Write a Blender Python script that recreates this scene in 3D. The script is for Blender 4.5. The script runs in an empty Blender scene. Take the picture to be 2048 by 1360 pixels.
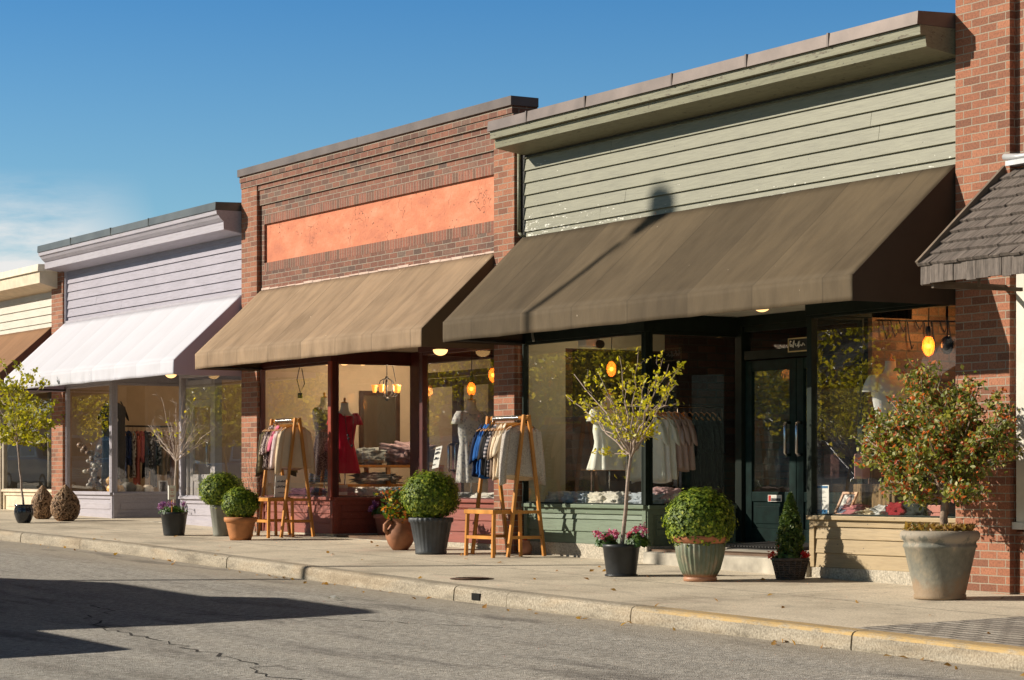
import bpy, math, random
import numpy as np
from mathutils import Vector, Matrix, noise
S=bpy.context.scene; COL=S.collection
R_=math.radians; PI=math.pi
random.seed(7)
# ------------------------------------------------------------------ camera
FPX=4750.0; CT,ST=.511,.8597; CX,CY,CZ=15.19,-13.34,.929; HY=958
cam=bpy.data.cameras.new('camera'); camo=bpy.data.objects.new('camera',cam); COL.objects.link(camo)
camo.location=(CX,CY,CZ); camo.rotation_euler=(R_(90),0,math.asin(ST))
cam.sensor_width=36; cam.lens=FPX/2048*36; cam.shift_y=(HY-680)/2048; cam.clip_end=2000; cam.clip_start=.1
S.camera=camo
S.render.resolution_x=1024; S.render.resolution_y=680
# ------------------------------------------------------------------ light
LD=Vector((.67,1.0,-.57)).normalized()          # direction sunlight travels
ELEV=math.asin(-LD.z)
sun=bpy.data.lights.new('sun','SUN'); sun.energy=5.0; sun.angle=R_(.55); sun.color=(1,.92,.79)
suno=bpy.data.objects.new('sun',sun); COL.objects.link(suno); suno.rotation_euler=LD.to_track_quat('-Z','Y').to_euler()
W=bpy.data.worlds.new('World'); S.world=W; W.use_nodes=True
nt=W.node_tree; nt.nodes.clear()
def N(nt,t,**k):
    n=nt.nodes.new(t)
    for a,b in k.items(): setattr(n,a,b)
    return n
out=N(nt,'ShaderNodeOutputWorld'); bg=N(nt,'ShaderNodeBackground'); sky=N(nt,'ShaderNodeTexSky')
sky.sky_type='NISHITA'; sky.sun_disc=False; sky.sun_elevation=ELEV; sky.sun_rotation=math.atan2(-LD.x,-LD.y)
sky.altitude=0; sky.air_density=1.0; sky.dust_density=.3; sky.ozone_density=3.0
tc=N(nt,'ShaderNodeTexCoord'); sp=N(nt,'ShaderNodeSeparateXYZ'); nt.links.new(tc.outputs['Generated'],sp.inputs[0])
rp=N(nt,'ShaderNodeValToRGB'); rp.color_ramp.elements[0].position=0.07; rp.color_ramp.elements[0].color=(1.2,1.5,1.52,1)
rp.color_ramp.elements[1].position=.21; rp.color_ramp.elements[1].color=(.46,1.03,1.46,1)
_e=rp.color_ramp.elements.new(.36); _e.color=(.33,.31,.30,1)
nt.links.new(sp.outputs['Z'],rp.inputs[0])
mu=N(nt,'ShaderNodeMixRGB',blend_type='MULTIPLY'); mu.inputs[0].default_value=1
nt.links.new(sky.outputs[0],mu.inputs[1]); nt.links.new(rp.outputs[0],mu.inputs[2])
# thin high cloud low in the sky
mp=N(nt,'ShaderNodeMapping'); mp.inputs['Scale'].default_value=(3,3,14); nz=N(nt,'ShaderNodeTexNoise'); nz.inputs['Scale'].default_value=2.2; nz.inputs['Detail'].default_value=9; nz.inputs['Roughness'].default_value=.62
nt.links.new(tc.outputs['Generated'],mp.inputs[0]); nt.links.new(mp.outputs[0],nz.inputs['Vector'])
cr=N(nt,'ShaderNodeMapRange'); cr.inputs[1].default_value=.34; cr.inputs[2].default_value=.52; nt.links.new(nz.outputs['Fac'],cr.inputs[0])
cz=N(nt,'ShaderNodeMapRange'); cz.inputs[1].default_value=.128; cz.inputs[2].default_value=.10; nt.links.new(sp.outputs['Z'],cz.inputs[0])
cx=N(nt,'ShaderNodeMapRange'); cx.inputs[1].default_value=-.920; cx.inputs[2].default_value=-.938; nt.links.new(sp.outputs['X'],cx.inputs[0])
m1=N(nt,'ShaderNodeMath',operation='MULTIPLY'); m2=N(nt,'ShaderNodeMath',operation='MULTIPLY'); nt.links.new(cr.outputs[0],m1.inputs[0]); nt.links.new(cz.outputs[0],m1.inputs[1]); nt.links.new(m1.outputs[0],m2.inputs[0]); nt.links.new(cx.outputs[0],m2.inputs[1])
mc=N(nt,'ShaderNodeMixRGB'); nt.links.new(m2.outputs[0],mc.inputs[0]); nt.links.new(mu.outputs[0],mc.inputs[1]); mc.inputs[2].default_value=(10.5,10.4,10.2,1)
nt.links.new(mc.outputs[0],bg.inputs[0]); bg.inputs[1].default_value=.06
nt.links.new(bg.outputs[0],out.inputs[0])
S.view_settings.view_transform='Standard'; S.view_settings.look='None'; S.view_settings.exposure=.42
S.cycles.max_bounces=7; S.cycles.transparent_max_bounces=16
# ------------------------------------------------------------------ photo-pixel helpers (point on a real plane)
FX,FY=-ST,CT
def ray(px,py):
    a=(px-1024)/FPX; return (FX+a*CT,FY+a*ST,(HY-py)/FPX)
def onY(px,py,Y=0.0):
    d=ray(px,py); k=(Y-CY)/d[1]; return Vector((CX+k*d[0],Y,CZ+k*d[2]))
def onX(px,py,X):
    d=ray(px,py); k=(X-CX)/d[0]; return Vector((X,CY+k*d[1],CZ+k*d[2]))
def G(x,y): return -.0165*x+.02*y
def onG(px,py):
    d=ray(px,py); k=(G(CX,CY)-CZ)/(d[2]-(-.0165*d[0]+.02*d[1])); return Vector((CX+k*d[0],CY+k*d[1],CZ+k*d[2]))
def SC(x,y): return FPX/((x-CX)*FX+(y-CY)*FY)
def ZZ(x,y,py): return CZ+(HY-py)/SC(x,y)
# ------------------------------------------------------------------ objects
LOC={}
def tag(o,label=None,cat=None,group=None,kind=None):
    if label: o['label']=label
    if cat: o['category']=cat
    if group: o['group']=group
    if kind: o['kind']=kind
    return o
def thing(name,loc,label,cat,group=None,rz=0):
    o=bpy.data.objects.new(name,None); COL.objects.link(o); o.location=loc; o.rotation_euler[2]=rz; o.empty_display_size=.1
    LOC[o.name]=Vector(loc); return tag(o,label,cat,group)
class MB:
    def __init__(s): s.v=[]; s.f=[]; s.sm=[]
    def add(s,vs,fs,smooth=False):
        b=len(s.v); s.v+=[tuple(v) for v in vs]; s.f+=[tuple(b+i for i in f) for f in fs]; s.sm+=[smooth]*len(fs); return s
    def box(s,x0,x1,y0,y1,z0,z1):
        x0,x1=min(x0,x1),max(x0,x1); y0,y1=min(y0,y1),max(y0,y1); z0,z1=min(z0,z1),max(z0,z1)
        return s.add([(x0,y0,z0),(x1,y0,z0),(x1,y1,z0),(x0,y1,z0),(x0,y0,z1),(x1,y0,z1),(x1,y1,z1),(x0,y1,z1)],
          [(0,3,2,1),(4,5,6,7),(0,1,5,4),(1,2,6,5),(2,3,7,6),(3,0,4,7)])
    def bar(s,a,b,w,d=None,up=(0,0,1)):
        a=Vector(a); b=Vector(b); d=d or w; t=(b-a).normalized(); u=Vector(up)
        if abs(t.dot(u))>.95: u=Vector((0,1,0))
        e=t.cross(u).normalized()*w/2; g=t.cross(e).normalized()*d/2
        vs=[p+q for p in (a,b) for q in (-e-g,e-g,e+g,-e+g)]
        return s.add(vs,[(0,3,2,1),(4,5,6,7),(0,1,5,4),(1,2,6,5),(2,3,7,6),(3,0,4,7)])
    def prismx(s,prof,x0,x1):   # prof (y,z) closed
        n=len(prof); vs=[(x0,y,z) for y,z in prof]+[(x1,y,z) for y,z in prof]
        return s.add(vs,[tuple(range(n))[::-1],tuple(range(n,2*n))]+[(i,(i+1)%n,n+(i+1)%n,n+i) for i in range(n)])
    def prismy(s,prof,y0,y1):   # prof (x,z) closed
        n=len(prof); vs=[(x,y0,z) for x,z in prof]+[(x,y1,z) for x,z in prof]
        return s.add(vs,[tuple(range(n)),tuple(range(n,2*n))[::-1]]+[(i,n+i,n+(i+1)%n,(i+1)%n) for i in range(n)])
    def tube(s,pts,r,n=8,caps=True,smooth=True):
        pts=[Vector(p) for p in pts]; m=len(pts); rs=r if hasattr(r,'__len__') else [r]*m
        vs=[];pv=None
        for i,p in enumerate(pts):
            t=(pts[min(i+1,m-1)]-pts[max(i-1,0)]).normalized()
            if pv is None:
                u=Vector((0,0,1)) if abs(t.z)<.9 else Vector((1,0,0)); e=t.cross(u).normalized()
            else: e=(pv-t*pv.dot(t)).normalized()
            pv=e; g=t.cross(e)
            for k in range(n):
                a=2*PI*k/n; vs.append(p+(e*math.cos(a)+g*math.sin(a))*rs[i])
        fs=[(i*n+k,i*n+(k+1)%n,(i+1)*n+(k+1)%n,(i+1)*n+k) for i in range(m-1) for k in range(n)]
        s.add(vs,fs,smooth)
        if caps: b=len(s.v)-m*n; s.f+=[tuple(b+k for k in range(n))[::-1],tuple(b+(m-1)*n+k for k in range(n))]; s.sm+=[False,False]
        return s
    def loft(s,rings,n=24,cap=True,smooth=True):  # rings: (z,rx,ry,cx,cy,foldamp,foldn,phase)
        vs=[]
        for q in rings:
            z,rx,ry=q[:3]; cx_,cy_=(q[3],q[4]) if len(q)>4 else (0,0); fa=q[5] if len(q)>5 else 0; fn=q[6] if len(q)>6 else 9; ph=q[7] if len(q)>7 else 0
            for k in range(n):
                a=2*PI*k/n; m=1+fa*math.cos(fn*a+ph)
                vs.append((cx_+rx*m*math.cos(a),cy_+ry*m*math.sin(a),z))
        m=len(rings)
        s.add(vs,[(i*n+k,i*n+(k+1)%n,(i+1)*n+(k+1)%n,(i+1)*n+k) for i in range(m-1) for k in range(n)],smooth)
        if cap: b=len(s.v)-m*n; s.f+=[tuple(b+k for k in range(n))[::-1],tuple(b+(m-1)*n+k for k in range(n))]; s.sm+=[False,False]
        return s
    def lathe(s,prof,n=40,flute=0,fn=20,fz=(0,1),c=(0,0,0)):
        rr=[]
        for r,z in prof:
            fl=flute if fz[0]<=z<=fz[1] else 0
            rr.append((z+c[2],r,r,c[0],c[1],fl,fn,0))
        return s.loft(rr,n,cap=True)
    def ball(s,c,r,n=10,m=7,sq=(1,1,1)):
        rg=[(c[2]+r*sq[2]*math.sin(-PI/2+PI*i/m),max(1e-4,r*sq[0]*math.cos(-PI/2+PI*i/m)),max(1e-4,r*sq[1]*math.cos(-PI/2+PI*i/m)),c[0],c[1]) for i in range(m+1)]
        return s.loft(rg,n)
    def build(s,name,mat,parent=None,bevel=0,label=None,mods=None):
        me=bpy.data.meshes.new(name); o=bpy.data.objects.new(name,me); COL.objects.link(o)
        off=Vector((0,0,0))
        if parent is not None:
            o.parent=parent; off=LOC.get(parent.name,Vector((0,0,0)))
        vs=np.array(s.v,dtype=np.float32)-np.array(off,dtype=np.float32)
        me.from_pydata(vs.tolist(),[],s.f); me.polygons.foreach_set('use_smooth',s.sm); me.materials.append(mat); me.update()
        LOC[o.name]=off.copy()
        if bevel:
            b=o.modifiers.new('bevel','BEVEL'); b.width=bevel; b.segments=2; b.limit_method='ANGLE'; b.angle_limit=R_(35)
        if label: o['label']=label
        return o
# note: things built with parent=thing(at world loc) get their vertices written relative to it
def local(o_or_name,loc): LOC[o_or_name.name]=Vector(loc)
def structure(o): o['kind']='structure'; return o
def copy_thing(o,loc,rz=None,label=None,cat=None,parent=None,mat=None):
    c=o.copy(); COL.objects.link(c); c.parent=parent
    if parent is None:
        c.location=loc
        if rz is not None: c.rotation_euler[2]=rz
        if label: c['label']=label
    for ch in o.children: copy_thing(ch,None,parent=c)
    return c
# ------------------------------------------------------------------ materials
def newmat(name):
    m=bpy.data.materials.new(name); m.use_nodes=True; nt=m.node_tree; p=nt.nodes['Principled BSDF']; return m,nt,p
def coords(nt,scale=(1,1,1),rot=(0,0,0)):
    t=N(nt,'ShaderNodeTexCoord'); m=N(nt,'ShaderNodeMapping'); m.inputs['Scale'].default_value=scale; m.inputs['Rotation'].default_value=rot
    nt.links.new(t.outputs['Object'],m.inputs[0]); return m.outputs[0]
def noise_n(nt,vec,scale,detail=4,rough=.55,dist=0):
    n=N(nt,'ShaderNodeTexNoise'); n.inputs['Scale'].default_value=scale; n.inputs['Detail'].default_value=detail; n.inputs['Roughness'].default_value=rough; n.inputs['Distortion'].default_value=dist
    nt.links.new(vec,n.inputs['Vector']); return n.outputs['Fac']
def ramp(nt,fac,stops):
    r=N(nt,'ShaderNodeValToRGB'); e=r.color_ramp.elements
    while len(e)<len(stops): e.new(.5)
    for i,(p,c) in enumerate(stops): e[i].position=p; e[i].color=(*c,1) if len(c)==3 else c
    nt.links.new(fac,r.inputs[0]); return r.outputs[0]
def mrange(nt,fac,a,b,c=0,d=1):
    r=N(nt,'ShaderNodeMapRange'); r.inputs[1].default_value=a; r.inputs[2].default_value=b; r.inputs[3].default_value=c; r.inputs[4].default_value=d
    nt.links.new(fac,r.inputs[0]); return r.outputs[0]
def mix(nt,fac,a,b,mode='MIX'):
    m=N(nt,'ShaderNodeMixRGB',blend_type=mode)
    for i,v in ((0,fac),(1,a),(2,b)):
        if isinstance(v,(int,float)): m.inputs[i].default_value=v
        elif isinstance(v,tuple): m.inputs[i].default_value=(*v,1) if len(v)==3 else v
        else: nt.links.new(v,m.inputs[i])
    return m.outputs[0]
def math_n(nt,op,a,b=None):
    m=N(nt,'ShaderNodeMath',operation=op)
    for i,v in ((0,a),(1,b)):
        if v is None: continue
        if isinstance(v,(int,float)): m.inputs[i].default_value=v
        else: nt.links.new(v,m.inputs[i])
    return m.outputs[0]
def bump(nt,p,h,strength=.5,dist=.01,prev=None):
    b=N(nt,'ShaderNodeBump'); b.inputs['Strength'].default_value=strength; b.inputs['Distance'].default_value=dist
    nt.links.new(h,b.inputs['Height'])
    if prev is not None: nt.links.new(prev,b.inputs['Normal'])
    nt.links.new(b.outputs[0],p.inputs['Normal']); return b.outputs[0]
MC={}
def plain(name,c,rough=.6,metal=0,var=.15,vs=6,bs=60,bst=.2,bd=.003,spec=.4,scale=(1,1,1)):
    if name in MC: return MC[name]
    m,nt,p=newmat(name); v=coords(nt,scale)
    f=noise_n(nt,v,vs,5); lo=tuple(x*(1-var) for x in c); hi=tuple(min(1,x*(1+var)) for x in c)
    nt.links.new(ramp(nt,f,[(.3,lo),(.7,hi)]),p.inputs['Base Color'])
    p.inputs['Roughness'].default_value=rough; p.inputs['Metallic'].default_value=metal; p.inputs['Specular IOR Level'].default_value=spec
    if bst: bump(nt,p,noise_n(nt,v,bs,3),bst,bd)
    MC[name]=m; return m
def brickmat(name,cols,mortar,bw=.2032,rh=.0677,ms=.005,rough=.85,bst=.6,soldier=False,off=.5,vary=None):
    m,nt,p=newmat(name); t=N(nt,'ShaderNodeTexCoord'); s=N(nt,'ShaderNodeSeparateXYZ'); nt.links.new(t.outputs['Object'],s.inputs[0])
    u=math_n(nt,'ADD',s.outputs[0],s.outputs[1]); c=N(nt,'ShaderNodeCombineXYZ'); nt.links.new(u,c.inputs[0]); nt.links.new(s.outputs[2],c.inputs[1])
    wob=N(nt,'ShaderNodeTexNoise'); wob.inputs['Scale'].default_value=9; wob.inputs['Detail'].default_value=3; nt.links.new(t.outputs['Object'],wob.inputs['Vector'])
    va=N(nt,'ShaderNodeVectorMath',operation='SCALE'); va.inputs['Scale'].default_value=.006
    vs=N(nt,'ShaderNodeVectorMath',operation='SUBTRACT'); vs.inputs[1].default_value=(.5,.5,.5); nt.links.new(wob.outputs['Color'],vs.inputs[0]); nt.links.new(vs.outputs[0],va.inputs[0])
    vd=N(nt,'ShaderNodeVectorMath',operation='ADD'); nt.links.new(c.outputs[0],vd.inputs[0]); nt.links.new(va.outputs[0],vd.inputs[1])
    b=N(nt,'ShaderNodeTexBrick'); b.offset=off; b.inputs['Scale'].default_value=1; b.inputs['Brick Width'].default_value=bw; b.inputs['Row Height'].default_value=rh
    b.inputs['Mortar Size'].default_value=ms; b.inputs['Mortar Smooth'].default_value=.15; b.inputs['Bias'].default_value=0
    b.inputs['Color1'].default_value=(0,0,0,1); b.inputs['Color2'].default_value=(1,1,1,1); b.inputs['Mortar'].default_value=(.5,.5,.5,1)
    nt.links.new(vd.outputs[0],b.inputs['Vector'])
    n=len(cols); bc=ramp(nt,b.outputs['Color'],[(i/(n-1),cols[i]) for i in range(n)])
    g=noise_n(nt,t.outputs['Object'],55,5,.7); bc=mix(nt,.85,bc,ramp(nt,g,[(.3,(.42,.38,.36)),(.48,(.95,.95,.95)),(.7,(1.4,1.35,1.3))]),'MULTIPLY')
    st=noise_n(nt,t.outputs['Object'],1.3,5,.6); bc=mix(nt,.5,bc,ramp(nt,st,[(.35,(.72,.7,.7)),(.65,(1.1,1.1,1.1))]),'MULTIPLY')
    mo=mix(nt,.5,mortar,ramp(nt,g,[(.3,(.5,.5,.5)),(.7,(1.2,1.2,1.2))]),'MULTIPLY')
    nt.links.new(mix(nt,b.outputs['Fac'],bc,mo),p.inputs['Base Color']); p.inputs['Roughness'].default_value=rough
    h=math_n(nt,'SUBTRACT',math_n(nt,'MULTIPLY',g,.8),b.outputs['Fac']); bump(nt,p,h,bst,.009)
    MC[name]=m; return m
def woodpaint(name,c,peel=(.5,.48,.42),peelamt=.0,rough=.55,axis=0,dirt=.55,zpeel=None,bst=.45):
    if name in MC: return MC[name]
    m,nt,p=newmat(name); sc=[14,14,60] if axis==0 else ([14,60,14] if axis==1 else [60,60,5])
    if axis==0: sc=[4,30,60]
    v=coords(nt,tuple(sc)); t=coords(nt)
    g=noise_n(nt,v,1.0,6,.6,.6)
    base=mix(nt,dirt,c,ramp(nt,g,[(.25,(.40,.37,.33)),(.42,(.85,.84,.82)),(.62,(1.15,1.15,1.15))]),'MULTIPLY')
    big=noise_n(nt,t,2.2,5,.6); base=mix(nt,.35,base,ramp(nt,big,[(.3,(.78,.78,.78)),(.7,(1.12,1.12,1.12))]),'MULTIPLY')
    vp=coords(nt,(9,20,42)); pk=noise_n(nt,vp,1.0,7,.65); pm=mrange(nt,pk,.66-peelamt,.68-peelamt)
    if zpeel:
        s=N(nt,'ShaderNodeSeparateXYZ'); nt.links.new(t,s.inputs[0]); zz=mrange(nt,s.outputs[2],zpeel[0],zpeel[1],.14,0); pm=mrange(nt,math_n(nt,'ADD',pk,math_n(nt,'ADD',zz,mrange(nt,s.outputs[0],2.5,.1,0,.10))),.755-peelamt,.765-peelamt)
    pc=ramp(nt,noise_n(nt,t,30,4),[(.35,tuple(x*.25 for x in peel)),(.55,peel)])
    # small dark nail holes / chips
    vo=N(nt,'ShaderNodeTexVoronoi'); vo.inputs['Scale'].default_value=7.5; nt.links.new(t,vo.inputs['Vector']); dot=mrange(nt,vo.outputs['Distance'],.035,.05,1,0)
    col=mix(nt,pm,base,pc); col=mix(nt,dot,col,(.04,.035,.03))
    nt.links.new(col,p.inputs['Base Color']); p.inputs['Roughness'].default_value=rough
    h=math_n(nt,'SUBTRACT',g,math_n(nt,'MULTIPLY',pm,1.2)); bump(nt,p,h,bst,.004)
    MC[name]=m; return m
def fabricawn(name,c,pw,var=.12,seam=.6,x0=0,rough=.8,stain=.25,sheen=0,trans=.0):
    m,nt,p=newmat(name); t=N(nt,'ShaderNodeTexCoord'); s=N(nt,'ShaderNodeSeparateXYZ'); nt.links.new(t.outputs['Object'],s.inputs[0])
    u=math_n(nt,'DIVIDE',math_n(nt,'SUBTRACT',s.outputs[0],x0),pw); fl=math_n(nt,'FLOOR',u); fr=math_n(nt,'SUBTRACT',u,fl)
    wn=N(nt,'ShaderNodeTexWhiteNoise',noise_dimensions='1D'); nt.links.new(fl,wn.inputs['W'])
    k=mrange(nt,wn.outputs['Value'],0,1,1-var,1+var); cc=N(nt,'ShaderNodeCombineXYZ')
    for i in range(3): nt.links.new(k,cc.inputs[i])
    col=mix(nt,1.0,c,cc.outputs[0],'MULTIPLY')
    gr=mrange(nt,fr,0,1,1.03,.96); c2=N(nt,'ShaderNodeCombineXYZ')
    for i in range(3): nt.links.new(gr,c2.inputs[i])
    col=mix(nt,1.0,col,c2.outputs[0],'MULTIPLY')
    sm=mrange(nt,fr,.0,.026,1,0); col=mix(nt,math_n(nt,'MULTIPLY',sm,seam),col,tuple(x*.45 for x in c))
    v=coords(nt,(5,1.6,1.6)); st=noise_n(nt,v,1.2,5,.55); col=mix(nt,stain,col,ramp(nt,st,[(.3,(.55,.53,.5)),(.55,(1,1,1)),(.75,(1.25,1.22,1.15))]),'MULTIPLY')
    v2=coords(nt,(40,6,6)); s2=noise_n(nt,v2,1.5,3); col=mix(nt,stain*.25,col,ramp(nt,s2,[(.35,(.8,.8,.78)),(.65,(1.15,1.15,1.12))]),'MULTIPLY'); s3=noise_n(nt,t.outputs['Object'],1.6,7,.62); col=mix(nt,stain,col,ramp(nt,s3,[(.32,(.72,.70,.68)),(.5,(1,1,1)),(.7,(1.12,1.10,1.06))]),'MULTIPLY')
    vo=N(nt,'ShaderNodeTexVoronoi'); vo.inputs['Scale'].default_value=3.1; nt.links.new(t.outputs['Object'],vo.inputs['Vector']); col=mix(nt,mrange(nt,vo.outputs['Distance'],.022,.03,.8,0),col,tuple(min(1,x*2.6+.1) for x in c))
    nt.links.new(col,p.inputs['Base Color']); p.inputs['Roughness'].default_value=rough; p.inputs['Specular IOR Level'].default_value=.2
    w=noise_n(nt,t.outputs['Object'],260,2); b=bump(nt,p,w,.25,.002); bump(nt,p,noise_n(nt,coords(nt,(3,1,1)),2.2,4),.35,.02,b)
    if trans:
        tr=N(nt,'ShaderNodeBsdfTranslucent'); nt.links.new(col,tr.inputs[0]); ms=N(nt,'ShaderNodeMixShader'); ms.inputs[0].default_value=trans
        o=nt.nodes['Material Output']; nt.links.new(p.outputs[0],ms.inputs[1]); nt.links.new(tr.outputs[0],ms.inputs[2]); nt.links.new(ms.outputs[0],o.inputs[0])
    MC[name]=m; return m
def leafmat(name,stops,trans=.35,rough=.45):
    m,nt,p=newmat(name); g=N(nt,'ShaderNodeNewGeometry'); col=ramp(nt,g.outputs['Random Per Island'],stops)
    t=coords(nt); col=mix(nt,.5,col,ramp(nt,noise_n(nt,t,9,3),[(.3,(.65,.68,.6)),(.7,(1.25,1.2,1.1))]),'MULTIPLY')
    nt.links.new(col,p.inputs['Base Color']); p.inputs['Roughness'].default_value=rough; p.inputs['Specular IOR Level'].default_value=.5
    tr=N(nt,'ShaderNodeBsdfTranslucent'); nt.links.new(mix(nt,1,col,(1.5,1.5,.7),'MULTIPLY'),tr.inputs[0]); ms=N(nt,'ShaderNodeMixShader'); ms.inputs[0].default_value=trans
    o=nt.nodes['Material Output']; nt.links.new(p.outputs[0],ms.inputs[1]); nt.links.new(tr.outputs[0],ms.inputs[2]); nt.links.new(ms.outputs[0],o.inputs[0])
    return m
def cloth(name,c,pat=None,c2=None,rough=.85,scale=60):
    if name in MC: return MC[name]
    m,nt,p=newmat(name); t=coords(nt)
    col=mix(nt,.3,c,ramp(nt,noise_n(nt,t,8,4),[(.3,(.7,.7,.7)),(.7,(1.2,1.2,1.2))]),'MULTIPLY')
    if pat=='floral':
        vo=N(nt,'ShaderNodeTexVoronoi'); vo.inputs['Scale'].default_value=scale; nt.links.new(t,vo.inputs['Vector']); col=mix(nt,mrange(nt,vo.outputs['Distance'],.32,.42,1,0),col,c2)
    if pat=='speckle': col=mix(nt,mrange(nt,noise_n(nt,t,scale,2),.5,.56),col,c2)
    if pat=='stripe':
        s=N(nt,'ShaderNodeSeparateXYZ'); nt.links.new(t,s.inputs[0]); w=math_n(nt,'SINE',math_n(nt,'MULTIPLY',s.outputs[2],scale)); col=mix(nt,mrange(nt,w,0,.2),col,c2)
    nt.links.new(col,p.inputs['Base Color']); p.inputs['Roughness'].default_value=rough; p.inputs['Specular IOR Level'].default_value=.15
    bump(nt,p,noise_n(nt,coords(nt,(1,1,.35)),22,3),.5,.012)
    MC[name]=m; return m
def emit(name,c,s,mixc=None):
    m,nt,p=newmat(name); p.inputs['Base Color'].default_value=(*c,1); p.inputs['Emission Color'].default_value=(*c,1); p.inputs['Emission Strength'].default_value=s; p.inputs['Roughness'].default_value=.3; return m
def glassmat(name,ior=1.75,dust=.025,tint=(1,1,1)):
    m,nt,p=newmat(name); o=nt.nodes['Material Output']; nt.nodes.remove(p)
    tr=N(nt,'ShaderNodeBsdfTransparent'); tr.inputs[0].default_value=(*tint,1); gl=N(nt,'ShaderNodeBsdfGlossy'); gl.inputs['Roughness'].default_value=.0
    t=coords(nt); b=N(nt,'ShaderNodeBump'); b.inputs['Strength'].default_value=.12; b.inputs['Distance'].default_value=.004; nt.links.new(noise_n(nt,t,1.3,2),b.inputs['Height']); nt.links.new(b.outputs[0],gl.inputs['Normal'])
    ge=N(nt,'ShaderNodeNewGeometry'); dp=N(nt,'ShaderNodeVectorMath',operation='DOT_PRODUCT'); nt.links.new(ge.outputs['Incoming'],dp.inputs[0]); nt.links.new(ge.outputs['Normal'],dp.inputs[1])
    ca=math_n(nt,'SUBTRACT',1.0,math_n(nt,'ABSOLUTE',dp.outputs['Value'])); f5=math_n(nt,'POWER',ca,4.2); fo=mrange(nt,f5,0,1,.135,1.0)
    ms=N(nt,'ShaderNodeMixShader'); nt.links.new(fo,ms.inputs[0]); nt.links.new(tr.outputs[0],ms.inputs[1]); nt.links.new(gl.outputs[0],ms.inputs[2])
    df=N(nt,'ShaderNodeBsdfDiffuse'); df.inputs[0].default_value=(.6,.58,.52,1); m2=N(nt,'ShaderNodeMixShader'); nt.links.new(mrange(nt,noise_n(nt,t,3,6,.7),.35,.75,dust*.4,dust*1.8),m2.inputs[0]); nt.links.new(ms.outputs[0],m2.inputs[1]); nt.links.new(df.outputs[0],m2.inputs[2]); nt.links.new(m2.outputs[0],o.inputs[0])
    return m
GLASS=glassmat('window_glass',dust=.010)
BR_OR=brickmat('orange_red_brick',[(.18,.070,.038),(.28,.105,.054),(.33,.125,.064),(.37,.15,.08)],(.32,.26,.19))
BR_DK=brickmat('dark_red_brick',[(.10,.058,.042),(.16,.065,.04),(.20,.076,.046),(.24,.10,.06),(.14,.09,.066)],(.30,.25,.19),ms=.0045)
BR_SO=brickmat('soldier_brick',[(.14,.07,.045),(.22,.08,.05),(.28,.10,.06)],(.30,.24,.17),bw=.0677,rh=.2032,off=0,ms=.005)
BR_IN=brickmat('dimmed_interior_brick',[(.035,.018,.012),(.08,.035,.02),(.12,.05,.028)],(.05,.04,.03),bw=.26,rh=.085,ms=.008)  # darker copy of the display brick, dimness put into its colour
BR_IL=brickmat('lamplit_display_brick',[(.12,.06,.03),(.24,.12,.05),(.34,.18,.08)],(.16,.11,.06),bw=.26,rh=.085,ms=.008)  # brighter golden copy of the interior brick, lamp glow put into its colour
m,nt,p=newmat('orange_stucco'); t=coords(nt); f=noise_n(nt,coords(nt,(1,1,2)),2.2,8,.65); col=ramp(nt,f,[(.3,(.46,.15,.08)),(.5,(.57,.19,.095)),(.7,(.64,.26,.15))])
vo=N(nt,'ShaderNodeTexVoronoi'); vo.inputs['Scale'].default_value=15; nt.links.new(t,vo.inputs['Vector']); pit=math_n(nt,'MULTIPLY',mrange(nt,vo.outputs['Distance'],.10,.15,1,0),mrange(nt,noise_n(nt,t,2.5,4),.45,.6)); col=mix(nt,pit,col,(.10,.045,.025))
vc=N(nt,'ShaderNodeTexVoronoi',feature='DISTANCE_TO_EDGE'); vc.inputs['Scale'].default_value=2.6; wv=N(nt,'ShaderNodeVectorMath',operation='ADD'); nz_=N(nt,'ShaderNodeTexNoise'); nz_.inputs['Scale'].default_value=5; nt.links.new(t,nz_.inputs['Vector']); nt.links.new(t,wv.inputs[0]); sc_=N(nt,'ShaderNodeVectorMath',operation='SCALE'); sc_.inputs['Scale'].default_value=.35; nt.links.new(nz_.outputs['Color'],sc_.inputs[0]); nt.links.new(sc_.outputs[0],wv.inputs[1]); nt.links.new(wv.outputs[0],vc.inputs['Vector'])
ck_=math_n(nt,'MULTIPLY',mrange(nt,vc.outputs['Distance'],.002,.007,1,0),mrange(nt,noise_n(nt,t,1.3,3),.56,.62)); col=mix(nt,ck_,col,(.18,.07,.04))
nt.links.new(col,p.inputs['Base Color']); p.inputs['Roughness'].default_value=.85; bump(nt,p,math_n(nt,'SUBTRACT',noise_n(nt,t,26,5,.6),math_n(nt,'ADD',pit,ck_)),.7,.012); STUCCO=m
GREEN=woodpaint('sage_paint',(.192,.184,.122),peel=(.62,.60,.5),peelamt=.02,zpeel=(3.5,3.95))
GREEN_F=woodpaint('sage_fascia_paint',(.20,.19,.12),peel=(.16,.13,.08),peelamt=.055)
GREEN_B=woodpaint('grey_green_bulkhead_paint',(.125,.165,.105),peelamt=-.03)
GREEN_D=plain('dark_green_paint',(.010,.016,.011),.6,var=.3,bs=30,bst=.15,spec=.15)
GREEN_DOOR=plain('door_green_paint',(.006,.018,.015),.55,var=.4,vs=9,spec=.12)
LILAC=woodpaint('lilac_paint',(.315,.285,.33),peel=(.25,.2,.17),peelamt=-.03,dirt=.45)
LILAC_T=woodpaint('lilac_trim_paint',(.38,.35,.385),peel=(.3,.25,.22),peelamt=-.06,dirt=.35)
CREAM=woodpaint('cream_paint',(.56,.51,.42),peelamt=-.1,dirt=.35)
CREAM_T=plain('cream_trim',(.62,.52,.37),.6)
TAN=woodpaint('tan_paint',(.35,.255,.135),peelamt=-.08,dirt=.45)
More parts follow.
